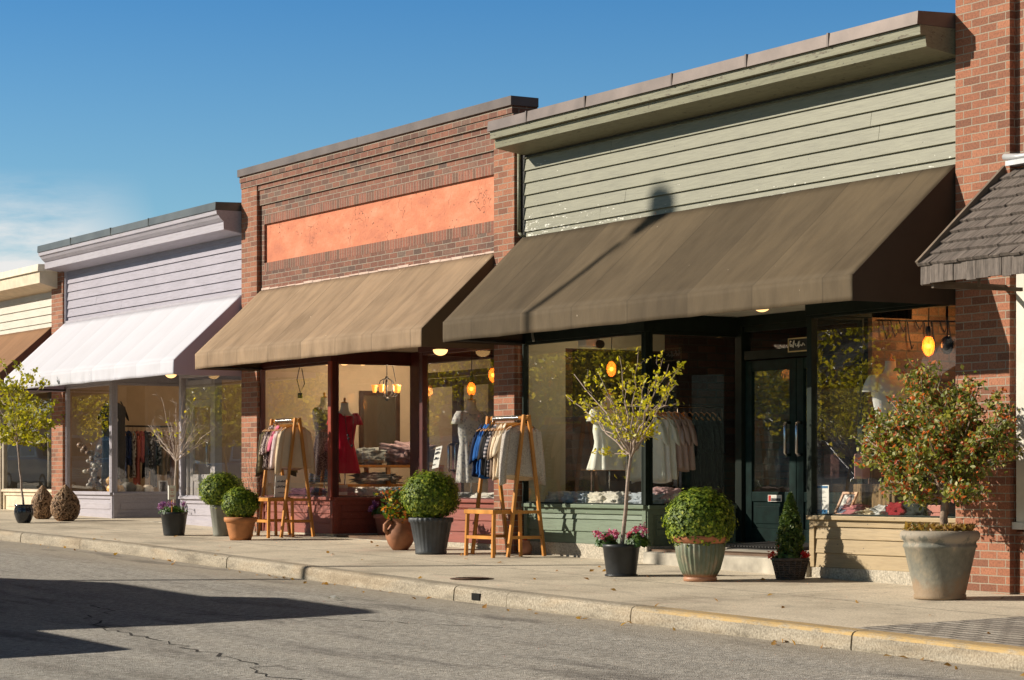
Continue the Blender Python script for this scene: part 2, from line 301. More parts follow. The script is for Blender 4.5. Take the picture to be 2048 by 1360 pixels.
RED=woodpaint('red_brown_paint',(.235,.052,.03),peel=(.5,.42,.34),peelamt=-.03,dirt=.6)
RED_D=plain('oxblood_paint',(.075,.016,.011),.45,var=.25)
CAPM=plain('brown_flashing',(.135,.105,.09),.45,metal=.35,var=.25,vs=2,bst=.1)
CAPG=plain('slate_flashing',(.10,.105,.10),.4,metal=.4,var=.3,vs=2,bst=.1)
DARK=plain('dark_metal',(.02,.018,.016),.5)
STEEL=plain('steel',(.55,.53,.5),.25,metal=1,var=.1,bst=0)
CONC_B=plain('aggregate_concrete',(.42,.37,.29),.9,var=.4,vs=60,bs=70,bst=.9,bd=.012)
GALV=plain('galvanised',(.6,.6,.58),.35,metal=.7,bst=0)
CREAMW=plain('interior_cream_wall',(.62,.50,.34),.8,var=.06,bst=.15,bs=30)
CREAMG=plain('interior_pale_green_wall',(.46,.44,.30),.8,var=.06,bst=.1)
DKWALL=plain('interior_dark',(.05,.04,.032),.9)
WOODF=plain('interior_floor',(.12,.07,.04),.5,var=.3,vs=3,scale=(1,12,1))
PLYS=plain('display_floor',(.38,.28,.17),.6,var=.2,vs=5,scale=(1,6,1))
HONEY=plain('honey_wood',(.52,.22,.045),.4,var=.3,vs=7,bs=30,scale=(1,1,.25))
DKWOOD=plain('dark_wood',(.06,.028,.014),.45,var=.4,vs=8)
WHITEP=plain('white_paper',(.75,.72,.64),.7,var=.04,bst=0)
INK=plain('black_ink',(.02,.02,.025),.7,bst=0)
BLUEP=plain('blue_print',(.03,.15,.30),.7,bst=0)
REDP=plain('red_print',(.5,.03,.02),.7,bst=0)
FORM=plain('mannequin_linen',(.62,.55,.42),.7,var=.05)
BULB=emit('bulb_glass',(1,.50,.13),9)
GLOBE=emit('globe_lamp',(1,.58,.22),1.5)
SHADE=emit('amber_shade',(1,.38,.07),.75)
TERRA=plain('terracotta',(.42,.16,.075),.75,var=.25,vs=7,bs=40)
BARK=plain('bark',(.24,.17,.12),.9,var=.4,vs=25,bs=70,bst=.8,bd=.006)
TWIG=plain('twig_bark',(.33,.25,.20),.8,var=.35,vs=25)
SOIL=plain('potting_soil',(.05,.032,.02),.95,var=.5,vs=40,bst=.9,bd=.02)
LF_BOX=leafmat('boxwood_leaf',[(0,(.05,.09,.012)),(.4,(.13,.20,.018)),(.8,(.27,.35,.03)),(1,(.48,.50,.06))],.35,.6)
LF_YEL=leafmat('yellow_green_leaf',[(0,(.34,.34,.02)),(.6,(.58,.52,.025)),(1,(.70,.56,.06))],.45)
LF_LIME=leafmat('lime_leaf',[(0,(.14,.15,.012)),(.6,(.33,.31,.02)),(1,(.50,.43,.04))],.45)
LF_SHR=leafmat('shrub_leaf',[(0,(.06,.085,.017)),(.5,(.17,.20,.035)),(.85,(.36,.35,.09)),(1,(.55,.48,.22))],.35,.5)
LF_RED=leafmat('red_tip_leaf',[(0,(.45,.07,.02)),(1,(.70,.22,.08))],.4)
LF_CON=leafmat('conifer_leaf',[(0,(.035,.07,.018)),(.7,(.09,.15,.03)),(1,(.20,.24,.06))],.2)
LF_GER=leafmat('geranium_leaf',[(0,(.03,.08,.015)),(1,(.10,.18,.03))],.3)
LF_FAR=leafmat('street_tree_leaf',[(0,(.16,.18,.015)),(.5,(.45,.40,.03)),(1,(.80,.62,.06))],.65)
PET_P=leafmat('pink_petal',[(0,(.50,.06,.22)),(1,(.65,.2,.4))],.3)
PET_V=leafmat('violet_petal',[(0,(.22,.06,.32)),(1,(.42,.2,.5))],.3)
PET_R=leafmat('red_petal',[(0,(.5,.01,.015)),(1,(.65,.05,.03))],.3)
PET_O=leafmat('orange_petal',[(0,(.6,.12,.02)),(1,(.7,.3,.05))],.3)
def leaves(pts,size,name,mat,parent,elong=1.7,up=0.0,outc=None,seed=1,wmul=1.0):
    rg=np.random.default_rng(seed); pts=np.asarray(pts,dtype=np.float64); n=len(pts)
    nr=rg.normal(size=(n,3));
    if outc is not None: d=pts-np.asarray(outc); d/=np.linalg.norm(d,axis=1)[:,None]+1e-6; nr=nr*.75+d*1.0
    nr[:,2]+=up; nr/=np.linalg.norm(nr,axis=1)[:,None]
    t=rg.normal(size=(n,3)); t-=nr*(t*nr).sum(1)[:,None]; t/=np.linalg.norm(t,axis=1)[:,None]; b=np.cross(nr,t)
    sz=(size*(.65+.7*rg.random(n)))[:,None]; L=t*sz*elong/2; Wd=b*sz/2*wmul; fold=nr*sz*.18
    v=np.stack([pts-L,pts-L*.05+Wd+fold,pts+L,pts-L*.05-Wd+fold],1).reshape(-1,3)
    i=np.arange(n)*4; f=np.stack([i,i+1,i+2,i,i+2,i+3],1).reshape(-1,3)
    me=bpy.data.meshes.new(name); off=np.array(LOC.get(parent.name,Vector((0,0,0)))) if parent is not None else np.zeros(3)
    me.vertices.add(n*4); me.vertices.foreach_set('co',(v-off).astype(np.float32).ravel())
    me.loops.add(n*6); me.loops.foreach_set('vertex_index',f.astype(np.int32).ravel())
    me.polygons.add(n*2); me.polygons.foreach_set('loop_start',(np.arange(n*2)*3).astype(np.int32)); me.update(calc_edges=True); me.validate()
    me.materials.append(mat); o=bpy.data.objects.new(name,me); COL.objects.link(o)
    if parent is not None: o.parent=parent
    return o
# ------------------------------------------------------------------ ground, road, kerb, pavement
KX=[-90,-16,-12,-8.6,-6,-3,0,30]; KY=[-2.75,-2.72,-2.66,-2.82,-2.96,-3.12,-3.14,-3.14]
def kerb_y(x): return float(np.interp(x,KX,KY))
def sheet(x0,x1,dx,yf0,yf1,ny,zf):
    mb=MB(); xs=list(np.arange(x0,x1+1e-6,dx)); vs=[]
    for x in xs:
        a,b=yf0(x),yf1(x)
        for j in range(ny+1):
            y=a+(b-a)*j/ny; vs.append((x,y,zf(x,y)))
    n=ny+1; mb.add(vs,[(i*n+j,(i+1)*n+j,(i+1)*n+j+1,i*n+j+1) for i in range(len(xs)-1) for j in range(ny)]); return mb
# asphalt
m,nt,p=newmat('asphalt'); t=coords(nt); f=math_n(nt,'ADD',math_n(nt,'MULTIPLY',noise_n(nt,t,140,3,.8),.45),math_n(nt,'MULTIPLY',noise_n(nt,coords(nt,(1,.45,1)),34,4,.8),.55)); f2=noise_n(nt,coords(nt,(.35,1.6,1)),1.3,6,.65)
col=ramp(nt,f,[(.36,(.10,.092,.08)),(.47,(.30,.28,.245)),(.55,(.45,.425,.38)),(.66,(.80,.765,.70))])
vo=N(nt,'ShaderNodeTexVoronoi'); vo.inputs['Scale'].default_value=95; nt.links.new(t,vo.inputs['Vector']); col=mix(nt,.5,col,ramp(nt,vo.outputs['Color'],[(.2,(.6,.6,.6)),(.8,(1.35,1.32,1.28))]),'MULTIPLY')
col=mix(nt,.75,col,ramp(nt,f2,[(.28,(.6,.58,.56)),(.45,(.95,.95,.95)),(.7,(1.2,1.18,1.15))]),'MULTIPLY')
s=N(nt,'ShaderNodeSeparateXYZ'); nt.links.new(t,s.inputs[0]); near=mrange(nt,s.outputs[1],-3.9,-3.2); col=mix(nt,math_n(nt,'MULTIPLY',near,.55),col,(.36,.30,.22))
oil=mrange(nt,noise_n(nt,coords(nt,(.45,2.2,1)),1.0,7,.65),.55,.68); col=mix(nt,math_n(nt,'MULTIPLY',oil,.55),col,(.07,.06,.055))
nt.links.new(col,p.inputs['Base Color']); p.inputs['Roughness'].default_value=.85; p.inputs['Specular IOR Level'].default_value=.3; bump(nt,p,math_n(nt,'ADD',f,vo.outputs['Distance']),.8,.006)
ASPH=m
m,nt,p=newmat('concrete_pavement'); t=coords(nt); s=N(nt,'ShaderNodeSeparateXYZ'); nt.links.new(t,s.inputs[0])
f=noise_n(nt,t,70,3,.7); f2=noise_n(nt,t,.9,7,.6); col=ramp(nt,f,[(.3,(.38,.325,.245)),(.5,(.61,.53,.41)),(.7,(.80,.71,.57))])
col=mix(nt,.8,col,ramp(nt,f2,[(.3,(.50,.47,.43)),(.47,(.86,.84,.80)),(.7,(1.12,1.1,1.06))]),'MULTIPLY')
sp_=mrange(nt,noise_n(nt,t,11,5,.7),.60,.68); col=mix(nt,math_n(nt,'MULTIPLY',sp_,.5),col,(.10,.08,.06))
vg=N(nt,'ShaderNodeTexVoronoi'); vg.inputs['Scale'].default_value=3.2; nt.links.new(t,vg.inputs['Vector']); col=mix(nt,mrange(nt,vg.outputs['Distance'],.05,.075,.75,0),col,(.12,.10,.08))
pk=mrange(nt,noise_n(nt,coords(nt,(1.2,2.2,1)),1.1,4),.64,.69); col=mix(nt,math_n(nt,'MULTIPLY',pk,.3),col,(.62,.44,.34)); dk=mrange(nt,noise_n(nt,coords(nt,(.8,1.6,1)),1.7,6,.6),.54,.66); col=mix(nt,math_n(nt,'MULTIPLY',dk,.4),col,(.26,.22,.17))
wob=math_n(nt,'MULTIPLY',noise_n(nt,t,5,3),.03)
u=math_n(nt,'DIVIDE',math_n(nt,'ADD',math_n(nt,'ADD',s.outputs[0],wob),.35+29),2.88); fr=math_n(nt,'FRACT',u); j1=mrange(nt,math_n(nt,'ABSOLUTE',math_n(nt,'SUBTRACT',fr,.5)),.4965,.4985)
j2=mrange(nt,math_n(nt,'ABSOLUTE',math_n(nt,'ADD',math_n(nt,'ADD',s.outputs[1],wob),1.42)),.012,.004); jj=math_n(nt,'MAXIMUM',j1,j2)
col=mix(nt,math_n(nt,'MULTIPLY',jj,.85),col,(.07,.06,.05)); nt.links.new(col,p.inputs['Base Color']); p.inputs['Roughness'].default_value=.88
bump(nt,p,math_n(nt,'SUBTRACT',math_n(nt,'MULTIPLY',f,.4),jj),.5,.006); PAVE=m
m,nt,p=newmat('kerb_concrete'); t=coords(nt); s=N(nt,'ShaderNodeSeparateXYZ'); nt.links.new(t,s.inputs[0]); f=noise_n(nt,t,60,3,.7)
col=ramp(nt,f,[(.3,(.17,.145,.11)),(.5,(.32,.28,.215)),(.7,(.46,.41,.33))]); col=mix(nt,.85,col,ramp(nt,noise_n(nt,coords(nt,(1.5,4,6)),1.2,6,.65),[(.3,(.45,.42,.38)),(.5,(.95,.92,.88)),(.7,(1.2,1.15,1.1))]),'MULTIPLY')
g=N(nt,'ShaderNodeNewGeometry'); s2=N(nt,'ShaderNodeSeparateXYZ'); nt.links.new(g.outputs['Normal'],s2.inputs[0])
ym=math_n(nt,'MULTIPLY',mrange(nt,s.outputs[0],-.4,.6),mrange(nt,s2.outputs[2],.1,.35)); ym=math_n(nt,'MULTIPLY',ym,mrange(nt,noise_n(nt,coords(nt,(2,9,9)),3,5,.65),.36,.56,.1,1))
y2=math_n(nt,'MULTIPLY',mrange(nt,noise_n(nt,coords(nt,(.6,3,3)),1.4,4),  .52,.62),.12); col=mix(nt,y2,col,(.50,.30,.11)); col=mix(nt,math_n(nt,'MULTIPLY',ym,.85),col,(.48,.31,.11))
nt.links.new(col,p.inputs['Base Color']); p.inputs['Roughness'].default_value=.85; bump(nt,p,f,.7,.006); KERBM=m
gm=plain('bare_ground',(.16,.14,.10),.95)
b=MB(); zf=lambda x,y:-.0165*x+.02*y-.5; b.add([(-300,-250,zf(-300,-250)),(300,-250,zf(300,-250)),(300,300,zf(300,300)),(-300,300,zf(-300,300))],[(0,1,2,3)]); structure(b.build('ground',gm))
road=structure(sheet(-90,30,1.0,lambda x:-12.3,lambda x:kerb_y(x)+.02,8,lambda x,y:G(x,y)-.128).build('road',ASPH))
walk=structure(sheet(-90.1,2.3,.7,lambda x:kerb_y(x)+.155,lambda x:2.0,4,lambda x,y:G(x,y)).build('pavement',PAVE))
fw=structure(sheet(-90,30,2,lambda x:-40,lambda x:-12.3,4,lambda x,y:G(x,y)-.0).build('far_pavement',PAVE))
PAVB=brickmat('grey_pavers',[(.30,.27,.23),(.40,.36,.30),(.48,.44,.37)],(.10,.085,.07),bw=.22,rh=.11,ms=.012,bst=1)
# pavers use x / y so build with a rotated object
nt=PAVB.node_tree
b=MB(); b.add([(2.3,-2.985,0),(9,-2.985,0),(9,2,0),(2.3,2,0)],[(0,1,2,3)]); pv=b.build('paver_strip',PAVB)
for v in pv.data.vertices: v.co.z=G(v.co.x,v.co.y)
for l in list(nt.links):
    if l.to_node.type=='COMBXYZ' and l.to_socket==l.to_node.inputs[1]:
        cn=l.to_node; nt.links.remove(l); tt=N(nt,'ShaderNodeTexCoord'); ss=N(nt,'ShaderNodeSeparateXYZ'); nt.links.new(tt.outputs['Object'],ss.inputs[0]); nt.links.new(ss.outputs[1],cn.inputs[1]); 
        for l2 in list(nt.links):
            if l2.to_socket==cn.inputs[0]: nt.links.remove(l2)
        nt.links.new(ss.outputs[0],cn.inputs[0])
structure(pv)
joints=[-40]+[-22.4,-19.6,-16.9,-15.64,-13.49,-11.52,-8.6,-5.95,-3.02,-2.1,-.18,2.52,5.2,8,11,14]
kb=MB()
for a,c in zip(joints[:-1],joints[1:]):
    a+=.007; c-=.007; n=max(2,int((c-a)/.5)); hgt=.128; tl=random.uniform(-.006,.006)
    prof=[(0.015,-hgt-.1),(0.005,-hgt+.02),(.012,-.03),(.022,-.012),(.04,-.002),(.06,0.002),(.165,.003),(.165,-hgt)]
    vs=[]
    for i in range(n+1):
        x=a+(c-a)*i/n; y=kerb_y(x)+tl
        for (dy,dz) in prof:
            jit=.003*noise.noise(Vector((x*3,dy*20,dz*20))); vs.append((x,y+dy+jit,G(x,y+dy)+dz+jit*.6))
    q=len(prof); kb.add(vs,[tuple(range(q))[::-1],tuple(n*q+i for i in range(q))]+[(i*q+j,i*q+(j+1)%q,(i+1)*q+(j+1)%q,(i+1)*q+j) for i in range(n) for j in range(q)],False)
kerb=structure(kb.build('kerb',KERBM))
# cracks in the road, thin recessed-looking sealant / grit lines
cr=MB()
def crack(pxs,w=.02,jit=.05,seed=0):
    rg=random.Random(seed); pts=[onG(*p) for p in pxs]; o=[]
    for a,b in zip(pts[:-1],pts[1:]):
        n=max(2,int((b-a).length/.12))
        for i in range(n):
            q=a.lerp(b,i/n); o.append(Vector((q.x+rg.uniform(-jit,jit),q.y+rg.uniform(-jit,jit),0)))
    for i in range(len(o)-1):
        a,b=o[i],o[i+1]; d=(b-a); 
        if d.length<1e-4: continue
        n=Vector((-d.y,d.x,0)).normalized()*w*rg.uniform(.25,.8)
        vs=[a-n,b-n,b+n,a+n]; cr.add([(v.x,v.y,G(v.x,v.y)-.128+.003) for v in vs],[(0,1,2,3)])
for i,pl in enumerate([[(180,1172),(225,1183),(170,1192),(215,1218),(330,1240)],[(330,1240),(430,1262),(540,1285)],[(540,1283),(500,1292),(540,1302),(700,1330),(1400,1322),(2000,1325)],[(370,1188),(620,1196),(1024,1214)],[(0,1350),(200,1338),(330,1328),(470,1318)],[(690,1330),(702,1345),(720,1360)]]):
    crack([(x,y+9) for x,y in pl],w=.014,jit=.03 if i in(3,4) else .06,seed=i)
ck=cr.build('road_crack',plain('crack_grit',(.035,.03,.025),.95),road)
# utility cover in the pavement, gutter outlet
mc=onG(943,1158); ut=thing('utility_cover',(mc.x,mc.y,G(mc.x,mc.y)),'round rusty brown iron cover set in the concrete pavement near the kerb','utility cover')
RUST=plain('rusty_iron',(.09,.05,.03),.8,metal=.3,var=.5,vs=30)
b=MB(); b.lathe([(.001,.0),(.20,.0),(.205,.004),(.19,.008),(.175,.006),(.001,.006)],40,c=(mc.x,mc.y,G(mc.x,mc.y)-.0)); b.build('lid',RUST,ut)
b=MB()
for rr in (.05,.10,.15): b.tube([(mc.x+rr*math.cos(a),mc.y+rr*math.sin(a),mc.z+.008) for a in [2*PI*i/30 for i in range(31)]],.006,6,False)
b.build('tread_ring',RUST,ut)
x0=-2.62; b=MB(); y0=kerb_y(x0)
b.box(x0-.07,x0+.07,y0-.003,y0+.1,G(x0,y0)-.10,G(x0,y0)-.04); b.build('drain_hole',plain('hole_black',(.006,.005,.004),1),kerb)
# rubbish and dead leaves along the kerb
rg=np.random.default_rng(5); pts=[]
for i in range(60):
    x=rg.uniform(-15,6); y=kerb_y(x)-abs(rg.normal(0,.12))-.03; pts.append((x,y,G(x,y)-.12))
for i in range(40):
    x=rg.uniform(-14,6); y=rg.uniform(-3,-.2); pts.append((x,y,G(x,y)+.006))
lit=leaves(pts,.035,'fallen_leaves',leafmat('dry_leaf',[(0,(.30,.14,.04)),(1,(.5,.3,.1))]),None,seed=3,up=2); tag(lit,'scattered dry brown leaves and crumbs along the kerb and pavement','leaf litter',kind='stuff')
pc=onG(686,1171); b=MB(); zz=G(pc.x,pc.y)-.122; b.add([(pc.x-.06,pc.y-.12,zz),(pc.x-.01,pc.y-.14,zz+.03),(pc.x+.03,pc.y-.11,zz+.012),(pc.x+.07,pc.y-.10,zz+.035),(pc.x+.05,pc.y-.05,zz),(pc.x-.02,pc.y-.07,zz+.04)],[(0,1,5),(1,2,5),(2,3,4),(2,4,5)]); tag(b.build('paper_scrap',WHITEP),'crumpled white paper scrap lying in the gutter','litter')

# ------------------------------------------------------------------ building helpers
def siding(name,mat,parent,x0,x1,z0,z1,y,exp=.134,axis='x',proud=.021,seed=0,split=True):
    rg=random.Random(seed); mb=MB(); z=z0
    while z<z1-1e-3:
        zt=min(z+exp,z1); cuts=[x0,x1]
        if split and rg.random()<.7: cuts.insert(1,x0+(x1-x0)*rg.uniform(.12,.88))
        for a,b in zip(cuts[:-1],cuts[1:]):
            a2=a+(.0025 if a>x0 else 0); b2=b-(.0025 if b<x1 else 0); w=proud+rg.uniform(-.0015,.0015)
            n=max(1,int((b2-a2)/.6)); 
            for i in range(n):
                u0=a2+(b2-a2)*i/n; u1=a2+(b2-a2)*(i+1)/n
                dz0=.0022*noise.noise(Vector((u0*.9,z*7,seed))); dz1=.0022*noise.noise(Vector((u1*.9,z*7,seed)))
                if axis=='x': vs=[(u0,y,z+dz0),(u0,y-w-.004,z+dz0),(u0,y-w,z+.004+dz0),(u0,y-.002,zt+.004),(u1,y,z+dz1),(u1,y-w-.004,z+dz1),(u1,y-w,z+.004+dz1),(u1,y-.002,zt+.004)]; fs=[(0,1,5,4),(1,2,6,5),(2,3,7,6)]+([(0,3,2,1)] if i==0 else [])+([(4,5,6,7)] if i==n-1 else [])
                else: vs=[(y,u0,z+dz0),(y+w+.004,u0,z+dz0),(y+w,u0,z+.004+dz0),(y+.002,u0,zt+.004),(y,u1,z+dz1),(y+w+.004,u1,z+dz1),(y+w,u1,z+.004+dz1),(y+.002,u1,zt+.004)]; fs=[(0,1,5,4),(1,2,6,5),(2,3,7,6)]+([(0,3,2,1)] if i==0 else [])+([(4,5,6,7)] if i==n-1 else [])
                mb.add(vs,fs)
        z=zt
    return mb.build(name,mat,parent)
def awning(parent,xl0,xr0,xl1,xr1,zt,y1,zv0,zv1,mat,side=None,ny=14,sag=.02,npan=7,ruffle=.006):
    """slope from (y=.0,zt) to (y1,zv0), valance down to zv1; xl0/xr0 at the wall, xl1/xr1 at the front edge"""
    nx=84; mb=MB(); vs=[]
    for i in range(nx+1):
        s=i/nx
        for j in range(ny+1):
            q=j/ny; xa=xl0+(xl1-xl0)*q; xb=xr0+(xr1-xr0)*q; x=xa+(xb-xa)*s
            dip=sag*math.sin(PI*q)*(abs(math.sin(PI*s*npan))**.6)+.004*noise.noise(Vector((x*2.2,q*3,1)))
            vs.append((x,0.03+(y1-.03)*q,zt+(zv0-zt)*q-dip))
    n=ny+1; mb.add(vs,[(i*n+j,i*n+j+1,(i+1)*n+j+1,(i+1)*n+j) for i in range(nx) for j in range(ny)],True)
    aw=mb.build('awning',mat,parent); so=aw.modifiers.new('thick','SOLIDIFY'); so.thickness=.004
    mv=MB(); vs=[]; k=5
    for i in range(nx*2+1):
        s=i/(nx*2); x=xl1+(xr1-xl1)*s
        for j in range(k+1):
            q=j/k; w=ruffle*(.35+q)*(noise.noise(Vector((x*5,0,q)))+.5*noise.noise(Vector((x*14,3,q)))); sg=.006*math.sin(PI*((s*npan)%1))*q
            vs.append((x,y1-.004+w,zv0+(zv1-zv0)*q+sg-(.0 if j else -.001)))
    n=k+1; mv.add(vs,[(i*n+j,i*n+j+1,(i+1)*n+j+1,(i+1)*n+j) for i in range(nx*2) for j in range(k)],True)
    va=mv.build('valance',mat,aw); so=va.modifiers.new('thick','SOLIDIFY'); so.thickness=.004
    for (xa,xb) in ((xl0,xl1),(xr0,xr1)):
        ms=MB(); ms.add([(xa,.03,zt),(xb,y1,zv0),(xb,y1,zv1),(xa,.03,zv1)],[(0,1,2,3)]); o=ms.build('side_panel',side or mat,aw); so=o.modifiers.new('thick','SOLIDIFY'); so.thickness=.004; so.offset=0
    mf=MB(); r=.016
    mf.tube([(xl1+.02,y1+.03,zv1+.03),(xr1-.02,y1+.03,zv1+.03)],r); mf.tube([(xl1+.02,y1+.03,zv0-.02),(xr1-.02,y1+.03,zv0-.02)],r)
    for i in range(npan+1):
        x=xl1+.03+(xr1-xl1-.06)*i/npan; xa=xl0+.03+(xr0-xl0-.06)*i/npan
        mf.tube([(xa,.04,zt-.06),(x,y1+.03,zv0-.03)],r*.8,6); mf.tube([(x,y1+.03,zv0-.02),(x,y1+.03,zv1+.03)],r*.8,6)
        if i in (0,npan): mf.tube([(xa,.04,zv1+.03),(x,y1+.03,zv1+.03)],r,6)
    mf.build('awning_frame',DARK,aw)
    return aw
def window(parent,axis,a,b,c,z0,z1,frm,fw=.05,depth=.07,name='window',pane_off=.03):
    """axis 'x': spans x=a..b at plane y=c ; axis 'y': spans y=a..b at plane x=c"""
    m=MB(); h=depth/2
    def bx(u0,u1,w0,w1,zz0,zz1):
        if axis=='x': m.box(u0,u1,c+w0,c+w1,zz0,zz1)
        else: m.box(c+w0,c+w1,u0,u1,zz0,zz1)
    bx(a,a+fw,-h,h,z0,z1); bx(b-fw,b,-h,h,z0,z1); bx(a+fw,b-fw,-h+.004,h-.004,z0,z0+.014); bx(a+fw,b-fw,-h+.004,h-.004,z1-fw,z1)
    w=m.build(name,frm,parent,bevel=.003)
    g=MB()
    if axis=='x': g.add([(a+fw*.8,c,z0+.01),(b-fw*.8,c,z0+.01),(b-fw*.8,c,z1-fw*.9),(a+fw*.8,c,z1-fw*.9)],[(0,1,2,3)])
    else: g.add([(c,a+fw*.8,z0+.01),(c,b-fw*.8,z0+.01),(c,b-fw*.8,z1-fw*.9),(c,a+fw*.8,z1-fw*.9)],[(0,1,2,3)])
    g.build('pane',GLASS,w); return w
def door(parent,x0,x1,y,z0,z1,mat,hx=None,glass_z=None,panel=True,hz=None,name='door'):
    gz=glass_z or z0+.45; st=.11; m=MB()
    m.box(x0,x0+st,y,y+.045,z0,z1); m.box(x1-st,x1,y,y+.045,z0,z1); m.box(x0+st,x1-st,y+.003,y+.042,z1-st,z1); m.box(x0+st,x1-st,y+.003,y+.042,gz-.1,gz); m.box(x0+st,x1-st,y+.003,y+.042,z0,z0+.14)
    m.box(x0+st,x1-st,y+.018,y+.03,z0+.14,gz-.1); m.box(x0+st+.05,x1-st-.05,y+.010,y+.018,z0+.19,gz-.15)
    d=m.build(name,mat,parent,bevel=.004)
    g=MB(); g.add([(x0+st,y+.02,gz),(x1-st,y+.02,gz),(x1-st,y+.02,z1-st),(x0+st,y+.02,z1-st)],[(0,1,2,3)]); g.build('pane',GLASS,d)
    if hx is not None:
        h=MB(); hz=hz or z0+1.0; r=.016
        h.tube([(hx,y,hz-.16),(hx,y-.05,hz-.165),(hx,y-.065,hz-.14),(hx,y-.065,hz+.14),(hx,y-.05,hz+.165),(hx,y,hz+.16)],r,10); h.build('handle',STEEL,d)
    return d
def bulkhead(parent,axis,a,b,c,z0,z1,mat,style,seed=0,sillmat=None,zb=None,conc=None):
    """panelled plinth under a window"""
    m=MB(); s=-1 if axis=='x' else 1
    def bx(mm,u0,u1,w0,w1,zz0,zz1):
        if axis=='x': mm.box(u0,u1,c+w0,c+w1,zz0,zz1)
        else: mm.box(c-w1,c-w0,u0,u1,zz0,zz1)
    bx(m,a,b,.012,.09,z0,z1-.04)
    for (u0,u1) in ((a,a+.07),(b-.07,b)): bx(m,u0,u1,-.016,.012,z0,z1-.04)
    bx(m,a+.07,b-.07,-.012,.012,z1-.1,z1-.04)
    if style=='panel': bx(m,a+.07,b-.07,-.012,.012,z0,z0+.1)
    o=m.build('bulkhead',mat,parent,bevel=.003)
    if style=='siding':
        siding('bulkhead_board',mat,o,a+.07,b-.07,z0,z1-.1,c+.012 if axis=='x' else c-.012,.13,axis,.014,seed,False)
    if style=='boards':
        mm=MB(); z=z0+.1; n=3; hh=(z1-.1-z)/n
        for i in range(n): bx(mm,a+.12,b-.12,.001,.012,z+i*hh+.004,z+(i+1)*hh-.004)
        mm.build('bulkhead_board',mat,o,bevel=.003)
    if style=='panel':
        mm=MB(); bx(mm,a+.13,b-.13,.002,.012,z0+.16,z1-.16); mm.build('bulkhead_panel',mat,o,bevel=.005)
    ms=MB(); bx(ms,a-.005,b+.005,-.05,.09,z1-.04,z1); ms.build('sill',sillmat or mat,o,bevel=.006)
    if conc is not None:
        mm=MB(); bx(mm,a,b,-.004,.2,zb,z0); mm.build('footing',conc,parent,bevel=.004)
    return o
def cornice(parent,x0,x1,prof_cap,prof_boards,capmat,bmat,seams=(),wally=.06):
    m=MB(); 
    m.prismx(prof_boards,x0+.01,x1-.004); co=m.build('cornice',bmat,parent)
    m=MB(); xs=[x0]+list(seams)+[x1]
    for i,(a,b) in enumerate(zip(xs[:-1],xs[1:])):
        d=.002*(i%2); m.prismx([(y-d,z+d) for y,z in prof_cap],a+.0015,b-.0015)
        if i: m.box(a-.012,a+.012,prof_cap[0][0]-.006,prof_cap[0][0]+.05,prof_cap[0][1]-.002,prof_cap[1][1]+.006)
    m.build('cap_flashing',capmat,co); return co
def ceiling_lamp(x,y,z,label,group='round glowing lamps under the shop soffits',r=.085):
    t=thing('ceiling_lamp',(x,y,z),label,'lamp',group)
    b=MB(); b.lathe([(.04,.015),(.062,.01),(.064,0),(.03,0)],20,c=(x,y,z)); b.build('lamp_base',GALV,t)
    b=MB(); b.loft([(z-r*math.sin(a)*.8,max(.001,r*math.cos(a)),max(.001,r*math.cos(a)),x,y) for a in [PI/2*i/8 for i in range(9)]],20); b.build('glass_globe',GLOBE,t)
    return t
def point(x,y,z,e,c=(1,.62,.28),r=.05,parent=None,name='lamp_light'):
    l=bpy.data.lights.new(name,'POINT'); l.energy=e; l.color=c; l.shadow_soft_size=r; o=bpy.data.objects.new(name,l); COL.objects.link(o); o.location=(x,y,z)
    if parent is not None: o.parent=parent; o.location=Vector((x,y,z))-LOC[parent.name]
    return o
def shell(root,xl,xr,wl,back,ceil=3.1,D=6.5,zf=.22,roofz=4.0,dl=.12,cm=None):
    """interior room: party walls, back wall, floor, ceiling, roof slab, rear wall"""
    m=MB(); m.box(xl,xl+.05,dl,D,0,roofz); m.build('party_wall',wl,root)
    m=MB(); m.box(xr-.05,xr,dl,D,0,roofz); m.build('party_wall',back,root)
    m=MB(); m.box(xl+.05,xr-.05,D-.05,D,0,roofz); m.build('back_wall',back,root)
    m=MB(); m.box(xl+.05,xr-.05,dl,D-.05,-.3,zf); m.build('shop_floor',WOODF,root)
    m=MB(); m.box(xl+.05,xr-.05,dl+.1,D-.05,ceil,ceil+.06); m.build('ceiling',cm or CREAMW,root)
    m=MB(); m.box(xl,xr,.26,D+.1,roofz,roofz+.12); m.build('roof',DKWALL,root)
